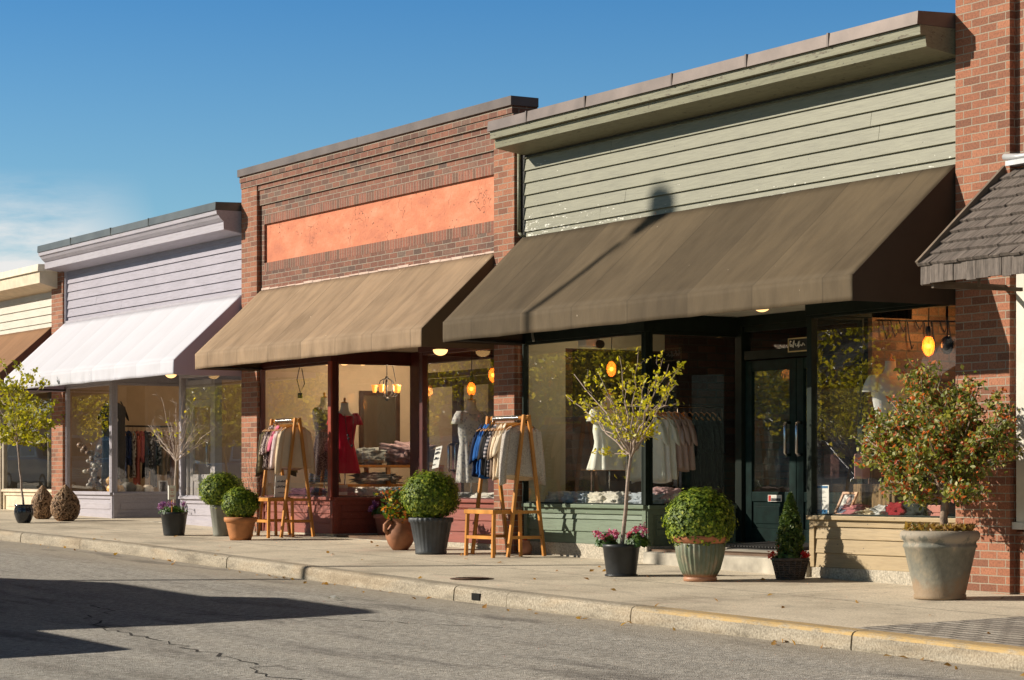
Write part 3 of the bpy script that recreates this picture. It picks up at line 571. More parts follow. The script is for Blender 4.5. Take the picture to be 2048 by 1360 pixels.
def storefront(root,xl,a,b,xr,D,zs,zh,zc,frm,bulk,style,zb_l,zb_r,sillz_r=None,bulk_r=None,conc=CONC_B,post=None,beam=None,soffit=None,dr=None,sidemat=None,Y=.08,fw=.034,style_r=None,gw=True):
    zr=sillz_r or zs; post=post or frm; beam=beam or frm
    bulkhead(root,'x',xl,a,Y,zb_l,zs,bulk,style,1,conc=conc,zb=-.1)
    bulkhead(root,'y',Y,D,a,zb_l,zs,bulk,'boards' if style=='siding' else style,2,conc=conc,zb=-.1)
    bulkhead(root,'x',b,xr,Y,zb_r,zr,bulk_r or bulk,style_r or style,3,conc=conc,zb=-.1)
    bulkhead(root,'y',Y+.1,D,b+.0,zb_r,zr,bulk_r or bulk,'plain',4,conc=conc,zb=-.1)
    window(root,'x',xl,a-.026,Y,zs,zh,frm,fw); window(root,'x',b+.03,xr,Y,zr,zh,frm,fw)
    window(root,'y',Y+.026,D,a-.003,zs,zh,frm,fw); window(root,'y',Y+.026,D*.55 if not gw else D,b,zr,zh,frm,fw)
    m=MB(); m.box(a-.026,a+.02,Y-.03,Y+.026,zs,zh); m.build('corner_post',post,root,bevel=.004)
    m=MB(); m.box(b-.02,b+.03,Y-.03,Y+.026,zr,zh); m.build('corner_post',post,root,bevel=.004)
    m=MB(); m.box(xl,a+.02,Y-.05,Y+.06,zh,zc); m.box(b-.02,xr,Y-.05,Y+.06,zh,zc); m.box(a-.06,a+.02,Y+.06,D,zh,zc); m.box(b-.02,b+.06,Y+.06,D,zh,zc); m.box(a+.02,b-.02,D-.05,D+.03,zc-.1,zc); m.build('head_beam',beam,root,bevel=.004)
    m=MB(); z=zc
    nb=18
    for i in range(nb): m.box(a-.9,b+.9,-.30+(D+.30)*i/nb+.003,-.30+(D+.30)*(i+1)/nb,zc+.002,zc+.03)
    m.build('soffit',soffit or frm,root)
    # display platforms, wall over the windows inside
    m=MB(); m.box(xl,a-.05,Y+.05,D,zs-.08,zs-.03); m.build('display_platform',PLYS,root)
    m=MB(); m.box(b+.05,xr,Y+.05,D,zr-.08,zr-.03); m.build('display_platform',PLYS,root)
    m=MB(); m.box(xl,xr,Y+.1,.3,zc+.03,3.2); m.build('inner_wall',CREAMW,root)
G1=lambda x:G(x,0)
# ------------------------------------------------------------------ green shop
gs=thing('green_shop',(-7.21,0,0),'sage green board shop with a wide dark brown awning, rightmost of the three awning shops','shop building','row of one-storey shops')
XA,XB=-4.73,-2.06; D=1.23
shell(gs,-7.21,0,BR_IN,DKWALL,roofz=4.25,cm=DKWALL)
m=MB(); m.box(-7.16,-7.145,.14,.62,.3,3.1); m.box(-7.16,-7.145,.62,1.95,2.38,3.1); m.build('cream_wall_panel',CREAMG,gs)
siding('siding',GREEN,gs,-7.12,-.012,2.56,4.45,.08,seed=5)
m=MB(); m.box(-7.21,0,.081,.25,2.64,4.7); m.build('wall',DARK,gs)
m=MB(); m.tube([(-7.145,.02,3.63),(-7.145,.02,4.5)],.02); m.tube([(-7.145,.02,3.63),(-7.10,.05,3.58)],.018); m.build('conduit',GREEN_F,gs)
cornice(gs,-7.12,-.012,[(-.40,4.70),(-.39,4.81),(.25,4.84),(.25,4.70)],[(-.37,4.70),(-.365,4.62),(-.30,4.617),(-.312,4.612),(-.30,4.525),(-.27,4.52),(.055,4.475),(.085,4.475),(.085,4.70)],CAPM,GREEN_F,seams=(-6.3,-5.15,-3.6,-2.4,-1.2))
AW_G=fabricawn('dark_brown_awning_canvas',(.098,.071,.042),.98,var=.15,seam=.65,x0=-.1,stain=.45)
AW_S=fabricawn('shaded_dark_brown_side_canvas',(.07,.048,.032),5,var=0,seam=0)  # shade put into the colour: darker copy of the awning canvas
awning(gs,-7.09,-.02,-6.93,-.05,3.57,-1.05,2.60,2.385,AW_G,AW_S,npan=6,sag=.018)
storefront(gs,-7.12,XA,XB,-.01,D,.665,2.42,2.60,GREEN_D,GREEN_B,'siding',.25,.13,sillz_r=.60,bulk_r=TAN,style_r='siding',soffit=plain('pale_soffit',(.52,.50,.42),.7),gw=False,fw=.026)
# side brick wall of the right display and entrance step
m=MB(); m.box(XB-.0,XB+.06,.75,2.4,.6,2.6); m.build('display_brick_wall',BR_IL,gs)
m=MB(); n=10
vs=[]
m.box(-4.73,XB,.03,D+.3,-.2,.19); stp=m.build('entrance_step',plain('step_concrete',(.40,.36,.29),.85,var=.3,vs=5,bs=60,bst=.5),gs,bevel=.012)
for v in stp.data.vertices:
    if v.co.z>0: v.co.z+= (v.co.y-.0)*.07
dz=.285; XM=onY(1590,900,1.2).x
door(gs,-4.60,XM-.005,D-.02,dz,2.14,GREEN_DOOR,hx=XM-.10,glass_z=.80,hz=1.33)
door(gs,XM+.005,-2.26,D-.02,dz,2.14,GREEN_DOOR,hx=XM+.09,glass_z=.80,hz=1.33)
m=MB(); m.box(-4.71,-4.61,D-.06,D+.06,dz,2.50); m.box(-2.25,-2.10,D-.06,D+.06,dz,2.50); m.box(-4.58,-2.25,D-.05,D+.05,2.15,2.24); m.box(-4.58,-2.25,D-.05,D+.05,2.44,2.50); m.build('door_frame',GREEN_D,gs,bevel=.004)
g=MB(); g.add([(-4.58,D,2.24),(-2.25,D,2.24),(-2.25,D,2.44),(-4.58,D,2.44)],[(0,1,2,3)]); g.build('transom_pane',GLASS,gs)
# ------------------------------------------------------------------ red brick shop
rs=thing('red_brick_shop',(-14.47,0,0),'red brick shop with an orange stucco panel and tan awning, second from the right','shop building','row of one-storey shops')
RA,RB=-11.82,-9.47
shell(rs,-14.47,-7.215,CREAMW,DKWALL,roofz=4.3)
def pillar(root,x0,x1,z1,name='brick_pillar',d=.3,y=0): m=MB(); m.box(x0,x1,y,y+.118,-.3,z1); return m.build(name,BR_OR,root,bevel=.004)
pillar(rs,-14.47,-13.97,4.87); pillar(rs,-7.66,-7.215,4.87)
m=MB(); m.box(-13.97,-7.66,.06,.3,2.63,3.70); m.box(-13.97,-13.86,.06,.3,3.70,4.45); m.box(-13.97,-7.66,.06,.3,4.45,4.60); m.box(-13.97,-7.66,.035,.3,4.60,4.80); m.box(-13.97,-7.66,.018,.3,4.80,4.87); m.box(-14.47,-7.215,-.012,.3,4.87,4.95); m.box(-14.47,-7.215,-.028,.3,4.95,5.03); m.build('brick_wall',BR_DK,rs)
m=MB(); m.box(-13.86,-7.66,.058,.3,3.70,3.82); m.box(-13.86,-7.66,.058,.3,4.34,4.45); so=m.build('soldier_course',BR_SO,rs)
m=MB(); m.box(-13.86,-7.66,.092,.3,3.82,4.34); m.build('stucco_panel',STUCCO,rs)
m=MB(); xs=[-14.49,-12.6,-10.9,-9.0,-7.19]
for i,(a,b) in enumerate(zip(xs[:-1],xs[1:])): m.box(a+.001,b-.001,-.055-.002*(i%2),.30,5.03,5.13+.003*(i%2))
m.build('cap_flashing',CAPM,rs,bevel=.003)
AW_T=fabricawn('tan_awning_canvas',(.29,.20,.125),.93,var=.08,seam=.8,x0=-13.9,stain=.5)
AW_TS=fabricawn('shaded_tan_side_canvas',(.13,.085,.045),5,var=0,seam=0)  # same tan fabric with the shaded side's darkness put into the colour
awning(rs,-13.92,-7.66,-13.90,-7.64,3.45,-.92,2.58,2.375,AW_T,AW_TS,npan=6,sag=.02)
m=MB()
for i in range(24):
    a=-13.9+i*.26; m.box(a,a+.27,.035,.06,3.455+random.uniform(-.004,.004),3.475+random.uniform(-.008,.012))
m.build('awning_flashing',plain('pink_caulk',(.55,.40,.32),.7),rs)
storefront(rs,-13.97,RA,RB,-7.66,D,.70,2.42,2.56,RED_D,RED,'siding',.235,.20,beam=RED_D,soffit=plain('tan_soffit',(.45,.36,.25),.7))
m=MB(); m.box(RA-.045,RA+.038,.02,.044,.7,2.42); m.build('corner_trim',plain('red_trim',(.30,.06,.035),.4,var=.2),rs)
dz=.2
door(rs,-11.55,-10.66,D-.02,dz,2.2,RED_D,hx=-10.74,glass_z=.75); door(rs,-10.65,-9.76,D-.02,dz,2.2,RED_D,hx=-10.57,glass_z=.75)
m=MB(); m.box(-11.78,-11.56,D-.06,D+.06,dz,2.46); m.box(-9.75,-9.5,D-.06,D+.06,dz,2.46); m.box(-11.56,-9.75,D-.05,D+.05,2.21,2.28); m.box(-11.56,-9.75,D-.05,D+.05,2.40,2.46); m.build('door_frame',RED_D,rs,bevel=.004)
g=MB(); g.add([(-11.56,D,2.28),(-9.75,D,2.28),(-9.75,D,2.40),(-11.56,D,2.40)],[(0,1,2,3)]); g.build('transom_pane',GLASS,rs)
m=MB(); m.box(RA,RB,.03,D+.2,-.2,.185); m.build('threshold',plain('entry_concrete',(.40,.36,.29),.85,var=.3,vs=5),rs)
# ------------------------------------------------------------------ lilac shop
ls=thing('lilac_shop',(-21.98,0,0),'lilac board shop with a white awning, second shop from the left','shop building','row of one-storey shops')
LA,LB=-19.45,-16.75
LW=plain('lilac_shop_tan_wall',(.50,.37,.24),.8,var=.06)
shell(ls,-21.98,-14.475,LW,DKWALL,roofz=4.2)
pillar(ls,-21.98,-21.46,4.32)
siding('siding',LILAC,ls,-21.42,-14.50,2.6,4.30,.08,seed=9)
m=MB(); m.box(-21.46,-14.475,.081,.25,2.6,4.6); m.build('wall',DARK,ls)
m=MB(); m.box(-21.46,-21.42,.03,.08,3.45,4.3); m.build('corner_trim',LILAC_T,ls); m=MB(); m.box(-14.50,-14.475,.03,.08,2.6,4.3); m.build('corner_trim',LILAC_T,ls)
cornice(ls,-21.62,-14.50,[(-.37,4.575),(-.365,4.68),(.25,4.70),(.25,4.575)],[(-.355,4.575),(-.35,4.52),(-.33,4.515),(-.30,4.47),(-.255,4.43),(-.235,4.42),(-.25,4.415),(-.245,4.315),(-.20,4.31),(.05,4.27),(.085,4.27),(.085,4.575)],CAPG,LILAC_T,seams=(-20.1,-18.4,-16.9))
AW_W=fabricawn('white_awning_canvas',(.70,.69,.74),.86,var=.02,seam=.3,x0=-21.4,stain=.07,trans=.25)
AW_WS=fabricawn('shaded_white_side_canvas',(.60,.48,.56),5,var=0,seam=0,stain=.1,trans=.15)  # dimmer, pinker copy of the white canvas, side shade put into it
awning(ls,-21.45,-14.52,-21.45,-14.50,3.44,-.97,2.53,2.33,AW_W,AW_WS,npan=6,sag=.012,ruffle=.012)
m=MB(); m.box(-21.45,-14.52,.035,.06,3.44,3.475); m.build('awning_flashing',LILAC_T,ls)
storefront(ls,-21.46,LA,LB,-14.50,D,.72,2.42,2.55,LILAC_T,LILAC_T,'panel',.30,.25,sillz_r=.68,conc=None,soffit=plain('lilac_soffit',(.55,.5,.5),.7),fw=.04)
dz=.3
WD=plain('white_door_paint',(.55,.50,.47),.45)
door(ls,-19.1,-18.2,D-.02,dz,2.15,WD,hx=-18.3,glass_z=1.0)
m=MB(); m.box(-19.42,-19.11,D-.06,D+.06,dz,2.5); m.box(-18.19,-18.05,D-.06,D+.06,dz,2.5); m.box(-16.95,-16.8,D-.06,D+.06,dz,2.5); m.box(-19.11,-18.19,D-.05,D+.05,2.16,2.5); m.build('door_frame',WD,ls,bevel=.004)
m=MB(); m.box(LA,LB,.03,D+.2,-.2,.30); m.build('threshold',plain('entry_concrete',(.40,.36,.29)),ls)
# ------------------------------------------------------------------ cream shop (far left, partly in frame)
cs=thing('cream_shop',(-29.5,0,0),'cream board shop with a brown awning at the far left edge of the row','shop building','row of one-storey shops')
shell(cs,-29.5,-21.985,LW,DKWALL,roofz=3.9)
siding('siding',CREAM,cs,-29.5,-22.0,2.7,4.05,.08,seed=12,split=False)
m=MB(); m.box(-29.5,-21.99,.081,.25,2.6,4.2); m.build('wall',DARK,cs)
m=MB(); m.prismx([(-.30,4.10),(-.30,4.30),(.25,4.30),(.25,4.0),(.085,4.0)],-29.5,-21.70); co=m.build('cornice',CREAM_T,cs)
m=MB(); m.prismx([(-.34,4.29),(-.33,4.40),(.25,4.42),(.25,4.29)],-29.5,-21.68); m.build('cap_flashing',plain('cream_flashing',(.70,.62,.48),.45),co)
AW_B=fabricawn('brown_awning_canvas',(.27,.145,.075),.62,var=.04,seam=.7,x0=-22.0)
AW_BS=fabricawn('shaded_brown_side_canvas',(.12,.06,.04),5,var=0,seam=0)  # brown canvas darkened in colour for the shaded end panels
awning(cs,-29.4,-22.02,-29.4,-22.0,3.42,-.97,2.55,2.35,AW_B,AW_BS,npan=7)
bulkhead(cs,'x',-24.6,-22.0,.08,.3,.75,CREAM_T,'panel',3,zb=0); window(cs,'x',-24.6,-22.0,.08,.75,2.45,plain('taupe_frame',(.40,.34,.26),.5),.09)
bulkhead(cs,'x',-29.4,-24.7,.08,.3,.75,CREAM_T,'panel',3,zb=0); window(cs,'x',-29.4,-24.7,.08,.75,2.45,MC['taupe_frame'],.09)
m=MB(); m.box(-24.7,-24.6,.02,.13,.2,2.6); m.box(-29.5,-22.0,.03,.14,2.45,2.62); m.build('head_beam',MC['taupe_frame'],cs)
b=MB()
for i in range(4): b.loft([(z,.06,.17,-22.9,.45+i*.32,.22,5,i) for z in (.8,1.4,2.0,2.45)],20)
b.build('curtain',plain('curtain_cloth',(.45,.38,.28),.8),cs)
# ------------------------------------------------------------------ corner building at the right
rb=thing('corner_brick_building',(0,0,0),'tall orange-red brick building with a wood shake canopy at the right edge','brick building')
m=MB(); m.box(.0,.66,0,.5,-.3,6.6); m.build('brick_pillar',BR_OR,rb,bevel=.004)
m=MB(); m.box(.66,.86,.07,.5,3.5,6.6); m.box(.86,1.06,.16,.5,3.5,6.6); m.box(1.06,8,.12,.5,4.7,6.6); m.box(.66,8,.07,.5,2.65,3.5); m.box(.66,8,.07,.5,-.3,.50); m.box(0.002,8,.5,8,-.3,6.6); m.build('brick_wall',BR_OR,rb)
m=MB()
for i in range(3): m.box(.88+i*.2,1.06+i*.2,.05,.12,4.60,4.70)
m.build('window_sill_bricks',BR_SO,rb)
TR=plain('pale_trim',(.62,.57,.48),.5,var=.1)
m=MB(); m.box(.70,.80,.03,.10,.58,2.66); m.box(.83,.90,.05,.12,.58,2.6); m.box(.66,3.2,.02,.12,.52,.58); m.box(.90,3.2,.05,.12,2.5,2.66); m.build('window_frame',TR,rb,bevel=.004)
window(rb,'x',.90,3.2,.10,.6,2.5,plain('olive_frame',(.30,.23,.12),.5),.06)
m=MB(); m.tube([(.62,-.02,3.55),(.8,-.03,3.53),(3,-.03,3.53)],.028); m.box(.66,3,-.05,.07,3.47,3.51); m.build('roof_flashing',plain('white_flashing',(.45,.45,.45),.4,metal=.3),rb)
# shake canopy: slope from wall (z 3.47) to eave
E_Y,E_Z=-.88,2.63; XL=.60
can=MB(); can.add([(XL,.06,3.42),(3.4,.06,3.42),(3.4,E_Y+.03,E_Z-.03),(XL,E_Y+.03,E_Z-.03),(XL,.06,3.38),(3.4,.06,3.38),(3.4,E_Y+.03,E_Z-.07),(XL,E_Y+.03,E_Z-.07)],[(0,3,2,1),(4,5,6,7),(0,4,7,3),(3,7,6,2)])
can.build('canopy_deck',DARK,rb)
SHK=plain('weathered_shake',(.155,.125,.105),.85,var=.5,vs=5,bs=26,bst=.9,bd=.012,scale=(9,1,1))
nr=9; rgk=random.Random(4); sl=Vector((0,E_Y-.06,E_Z-3.45)); Ls=sl.length; dirv=sl/Ls; nrm=Vector((0,dirv.z,-dirv.y)); nrm=nrm if nrm.z>0 else -nrm
b=MB()
for r in range(nr):
    x=XL-.02-rgk.random()*.05
    while x<3.3:
        w=rgk.uniform(.09,.2); q0=(r)/nr*Ls; q1=(r+1.12)/nr*Ls+rgk.uniform(-.008,.008); th=rgk.uniform(.016,.026); o=Vector((0,.06,3.45))
        x1=max(x,XL-.015); 
        if x+w>XL:
            A=o+dirv*q0+nrm*.006; B=o+dirv*q1+nrm*(.012+th); Cc=o+dirv*q1+nrm*.008; Dd=o+dirv*q0-nrm*.004
            vs=[]
            for xx in (x1+.003,x+w-.003):
                for q in (A,B,Cc,Dd): vs.append((xx,q.y,q.z))
            b.add(vs,[(0,3,2,1),(4,5,6,7),(0,1,5,4),(1,2,6,5),(2,3,7,6)])
        x+=w
b.build('roof_shake',SHK,rb)
b=MB(); x=XL
while x<3.4:
    w=rgk.uniform(.1,.17); zb=E_Z-.15+rgk.uniform(-.008,.008); d=rgk.uniform(0,.01); b.box(x+.002,x+w-.002,E_Y-.0-d,E_Y+.025,zb,E_Z+.01); x+=w
b.build('fascia_shake',SHK,rb)
b=MB(); b.bar((XL-.01,.02,3.47),(XL-.01,E_Y-.03,E_Z+.01),.03,.05); b.box(XL-.0,XL+.02,E_Y,.0,E_Z-.16,E_Z-.12); b.bar((XL+.1,E_Y+.03,E_Z-.17),(.8,.0,2.46),.03); b.tube([(XL+.25,-.5,2.46),(XL+.25,-.5,2.55)],.012); b.build('rake_board',plain('tan_board',(.16,.12,.085),.8,var=.3),rb)
#@@PART4
# ------------------------------------------------------------------ pots and plants
POTB=plain('black_plastic',(.022,.024,.026),.42,var=.4,vs=6,bst=.1)
POTG=plain('slate_grey_plastic',(.05,.055,.06),.5,var=.35,vs=5)
POTGG=plain('grey_green_pot',(.20,.20,.165),.7,var=.25,vs=6)
GLAZE_B=plain('dark_glaze',(.018,.02,.026),.15,var=.3,bst=0,spec=.6)
TERRA_O=plain('orange_terracotta',(.42,.17,.06),.7,var=.3,vs=6,bs=30)
TERRA_D=plain('dusty_terracotta',(.27,.13,.085),.8,var=.35,vs=6)
m,nt,p=newmat('fluted_green_glaze'); t=coords(nt); s=N(nt,'ShaderNodeSeparateXYZ'); nt.links.new(t,s.inputs[0]); f=noise_n(nt,coords(nt,(3,3,1.2)),4,6,.65)
col=ramp(nt,f,[(.3,(.09,.115,.07)),(.5,(.15,.17,.11)),(.62,(.24,.21,.14)),(.75,(.40,.27,.17))]); top=math_n(nt,'ADD',mrange(nt,s.outputs[2],.36,.44),mrange(nt,s.outputs[2],.07,.045)); top=math_n(nt,'MINIMUM',top,1); col=mix(nt,math_n(nt,'MULTIPLY',top,mrange(nt,f,.2,.5,.5,1)),col,(.42,.20,.11))
nt.links.new(col,p.inputs['Base Color']); p.inputs['Roughness'].default_value=.5; bump(nt,p,noise_n(nt,t,30,3),.3,.004); FLG=m
m,nt,p=newmat('weathered_planter'); t=coords(nt); s=N(nt,'ShaderNodeSeparateXYZ'); nt.links.new(t,s.inputs[0]); f=noise_n(nt,coords(nt,(2,2,1.4)),3,8,.7)
col=ramp(nt,f,[(.3,(.10,.10,.08)),(.5,(.19,.18,.14)),(.68,(.30,.25,.17))]); z2=math_n(nt,'ADD',s.outputs[2],math_n(nt,'MULTIPLY',math_n(nt,'SUBTRACT',f,.5),.5)); col=mix(nt,mrange(nt,z2,.18,.10,0,.7),col,(.30,.19,.10)); col=mix(nt,mrange(nt,z2,.44,.47,0,.8),col,(.34,.28,.21))
nt.links.new(col,p.inputs['Base Color']); p.inputs['Roughness'].default_value=.75; bump(nt,p,noise_n(nt,t,35,4,.7),.6,.006); PLNT=m
def grow_leaf_tree(par,base,fork,r0,tips,name_t='trunk',bark=TWIG,sub=5,subL=.28,seed=1,r1=.35,wig=.05,start=.25,bend=0.0,up=.25,thin=1.0):
    """returns list of leaf anchor points"""
    rg=random.Random(seed); tr=MB(); base=Vector(base); fork=Vector(fork); n=7; pts=[]
    for i in range(n+1):
        q=i/n; p=base.lerp(fork,q)+Vector((rg.uniform(-1,1),rg.uniform(-1,1),0))*.008*(0<i<n); pts.append(p)
    tr.tube(pts,[r0*(1.25-.4*i/n) for i in range(n+1)],9); tr.build(name_t,bark,par)
    br=MB(); anchors=[]
    for T in tips:
        T=Vector(T); d=T-fork; L=d.length; n=8; pts=[]; ph=rg.uniform(0,6)
        f0=fork+Vector((0,0,-rg.uniform(0,.05)))
        for i in range(n+1):
            q=i/n; side=Vector((d.x,d.y,0))*(-bend*math.sin(PI*q))
            w=Vector((rg.uniform(-1,1),rg.uniform(-1,1),rg.uniform(-1,1)))*wig*L*.5*(q>0 and q<1)
            pts.append(f0.lerp(T,q)+side+w)
        rb=r0*rg.uniform(.4,.6)*thin; rs=[rb*(1-.85*i/n)+.0012 for i in range(n+1)]; br.tube(pts,rs,6)
        for k in range(sub):
            q=start+(1-start)*rg.random(); i=min(n-1,int(q*n)); p=pts[i].lerp(pts[i+1],q*n-i)
            dd=(d.normalized()*rg.uniform(.3,1)+Vector((rg.uniform(-1,1),rg.uniform(-1,1),rg.uniform(-.5,.8)+up))).normalized()*subL*rg.uniform(.4,1.1)
            mid=p+dd*.5+Vector((rg.uniform(-1,1),rg.uniform(-1,1),rg.uniform(-1,1)))*.02; e=p+dd; br.tube([p,mid,e],[max(.0016,rs[i]*.6),max(.0014,rs[i]*.42),.001],5)
            for m_ in range(6): anchors.append(p.lerp(e,.25+.75*m_/5))
            if rg.random()<.6:
                e2=mid+Vector((rg.uniform(-1,1),rg.uniform(-1,1),rg.uniform(-.4,1))).normalized()*subL*.45; br.tube([mid,e2],[.0016,.0009],4); anchors+= [mid.lerp(e2,.5),e2]
        for i in range(3,n+1): anchors.append(pts[i])
    br.build('branches',bark,par); return anchors
def around(an,k,sp,seed=1):
    rg=np.random.default_rng(seed); a=np.array([tuple(v) for v in an]); a=np.repeat(a,k,0); return a+rg.normal(0,sp,a.shape)
def shrub_ball(par,c,rx,rz,n=9500,sz=.021,seed=1,mat=None,name='foliage'):
    rg=np.random.default_rng(seed); d=rg.normal(size=(n,3)); d/=np.linalg.norm(d,axis=1)[:,None]
    bm=np.array([noise.noise(Vector(v)*3.2+Vector((seed,0,0)))*.09+noise.noise(Vector(v)*11+Vector((0,seed,0)))*.2 for v in d])
    r=(1-.28*rg.random(n)**2)*(1+bm)+(rg.random(n)<.05)*rg.random(n)*.15
    pts=np.array(c)+d*r[:,None]*np.array([rx,rx,rz])
    b=MB(); b.ball(c,1,16,10,(rx*.80,rx*.80,rz*.80)); b.build('inner_foliage',plain('shaded_inner_foliage',(.006,.012,.003),.9,bst=.8,bs=20),par)  # near-black core puts the shade between leaves into its colour
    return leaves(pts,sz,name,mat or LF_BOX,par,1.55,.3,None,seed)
def flowers(par,c,rx,rz,leafm,petm,nl,npet,lsz=.035,psz=.022,seed=1,fn='flowers',clus=9):
    rg=np.random.default_rng(seed); d=rg.normal(size=(nl,3)); d/=np.linalg.norm(d,axis=1)[:,None]; d[:,2]=abs(d[:,2])*.9-.1
    leaves(np.array(c)+d*np.array([rx,rx,rz])*(.5+.5*rg.random((nl,1))),lsz,'foliage',leafm,par,1.1,.6,c,seed)
    k=clus; cc=rg.normal(size=(k,3)); cc/=np.linalg.norm(cc,axis=1)[:,None]; cc[:,2]=abs(cc[:,2])*.7+.45; pc=np.array(c)+cc*np.array([rx,rx,rz])*1.0
    pts=np.repeat(pc,npet//k,0)+rg.normal(0,.016,(npet//k*k,3)); 
    for j in range(k): leaves(pts[j*(npet//k):(j+1)*(npet//k)],psz,'flower_head',petm,par,1.1,.8,None,seed+1+j)
def potthing(name,x,y,label,cat='potted plant',group=None): return thing(name,(x,y,G(x,y)),label,cat,group)
def soil(par,x,y,z,r): b=MB(); b.lathe([(.001,-.02),(r,-.02),(r*.95,.0),(r*.5,.012),(.001,.016)],20,c=(x,y,z)); b.build('soil',SOIL,par)
def dims(x,y,*px): s=SC(x,y); return [p/s for p in px]
# A: young tree in a black glazed pot, far left
x,y=-18.74,-1.59; g=G(x,y); t=potthing('potted_tree',x,y,'young tree with dense yellow-green leaves in a round black glazed pot, far left','potted tree'); s=SC(x,y)
h=37/s; b=MB(); b.lathe([(.001,0),(12/s,0),(16/s,h*.2),(19.5/s,h*.5),(19/s,h*.75),(17/s,h*.9),(19.5/s,h),(17/s,h*1.0),(16/s,h*.9),(.001,h*.88)],32,c=(x,y,g)); b.build('pot',GLAZE_B,t); soil(t,x,y,g+h*.9,15/s)
tips=[(8,735,.1),(25,760,-.2),(60,745,.25),(85,760,.1),(-15,790,-.1),(-20,840,.1),(0,880,-.25),(12,885,.2),(70,870,.1),(92,880,-.1),(100,845,.2),(95,815,.0),(72,800,-.3),(45,770,.0),(20,800,.3),(40,740,-.1),(5,860,.0),(50,830,.3),(-10,760,.2),(30,830,-.35),(78,890,.25)]
an=grow_leaf_tree(t,(x,y,g+h*.8),onY(33,880,y),.014,[onY(a,c_,y+d*1.1) for a,c_,d in tips],sub=6,subL=.22,seed=3,bark=TWIG)
leaves(around(an,2,.035,2),.044,'foliage',LF_LIME,t,1.6,.1,None,4)
# B: woven teardrop sculptures
WOV=plain('woven_vine',(.40,.25,.14),.5,var=.7,vs=30,bs=60,bst=1)
def teardrop(x,y,wpx,hpx,label,seed):
    g=G(x,y); t=thing('woven_teardrop',(x,y,g),label,'garden ornament','woven teardrop ornaments'); s=SC(x,y); w=wpx/2/s; H=hpx/s
    prof=[(0,.5),(.08,.76),(.22,.95),(.38,1.0),(.54,.93),(.7,.72),(.84,.42),(.94,.16),(1,.01)]
    rad=lambda q: float(np.interp(q,[p[0] for p in prof],[p[1] for p in prof]))*w
    b=MB(); b.lathe([(max(.001,rad(q)*.93),q*H) for q in [i/16 for i in range(17)]],30,c=(x,y,g)); b.build('core',plain('dark_woven_core',(.10,.055,.03),.9,var=.6,vs=30),t)
    rg=random.Random(seed); b=MB()
    for i in range(760):
        q=rg.random()**.9; a=rg.uniform(0,2*PI); da=rg.uniform(-1,1)*.6; dq=rg.uniform(-.22,.22); pts=[]
        for k in range(5):
            qq=min(.99,max(.01,q+dq*k/4)); aa=a+da*k/4; r=rad(qq)*(1.0+rg.uniform(-.03,.03)); pts.append((x+r*math.cos(aa),y+r*math.sin(aa),g+qq*H))
        b.tube(pts,.0042,4,False)
    b.build('woven_strands',WOV,t); return t
teardrop(-19.98,-.86,46,68,'brown woven vine teardrop ornament, the left and farther one of the pair on the pavement',1)
teardrop(-19.0,-.85,58,73,'brown woven vine teardrop ornament, the right and larger one of the pair on the pavement',2)
# C: bare tree in a black tub with violet flowers
x,y=-13.54,-1.37; g=G(x,y); t=potthing('potted_tree',x,y,'leafless young tree rising from a black tub of violet pansies','potted tree'); s=SC(x,y); h=47/s
def tub(t,x,y,g,s,top,base,h,mat,rim=True,fl=0,fn=20): 
    b=MB(); b.lathe([(.001,.002),(base/2/s*.96,.002),(base/2/s,.012),(base/2/s*1.01,h*.08),(top/2/s*.97,h*.88),(top/2/s,h*.89),(top/2/s*1.01,h),(top/2/s*.93,h),(top/2/s*.9,h*.9),(.001,h*.88)],60 if fl else 36,fl,fn,(g+h*.1,g+h*.86),(x,y,g)); return b.build('pot',mat,t)
tub(t,x,y,g,s,54,42,h,POTB); soil(t,x,y,g+h*.9,24/s)
tips=[(322,795,.1),(330,870,-.2),(300,850,.1),(312,880,.3),(295,850,-.1),(352,805,.2),(365,800,-.2),(375,830,.2),(390,805,.0),(372,815,-.3),(400,860,.1),(432,852,-.1),(412,880,.2),(350,830,-.3),(340,845,.3),(395,845,-.3),(308,862,.0),(360,850,.35),(384,870,-.2)]
an=grow_leaf_tree(t,(x,y,g+h*.8),onY(352,918,y),.016,[onY(a,c_,y+d) for a,c_,d in tips],sub=11,subL=.2,seed=8,bark=plain('pale_twig',(.42,.33,.27),.8,var=.3,vs=20),bend=.0,wig=.018,thin=.55)
rg_=random.Random(2); leaves(around(rg_.sample(an,22),2,.02,5),.03,'leaves',LF_YEL,t,1.6)
flowers(t,(x-.02,y,g+h*.97),30/s,.12,LF_GER,PET_V,420,330,.032,.02,7)
sg=thing('plant_sign',(x+.12,y-.08,g+h*.9),'small white price card on a wooden stake in the black tub of violet pansies','sign'); q=(x+.12,y-.08)
b=MB(); b.box(q[0]-.007,q[0]+.007,q[1]-.006,q[1]+.006,g+h*.85,ZZ(*q,975)); b.build('stake',HONEY,sg)
b=MB(); b.box(q[0]-.012,q[0]-.008+.02,q[1]-.05,q[1]+.05,ZZ(*q,999),ZZ(*q,971)); b.build('card',WHITEP,sg)
b=MB(); zt=ZZ(*q,973)
for i,(w_,zz) in enumerate([(.06,.03),(.045,.05),(.02,.075),(.065,.11),(.05,.128)]): b.box(q[0]+.0125,q[0]+.014,q[1]-w_/2,q[1]+w_/2,zt-zz-.006,zt-zz)
b.build('lettering',REDP,sg)
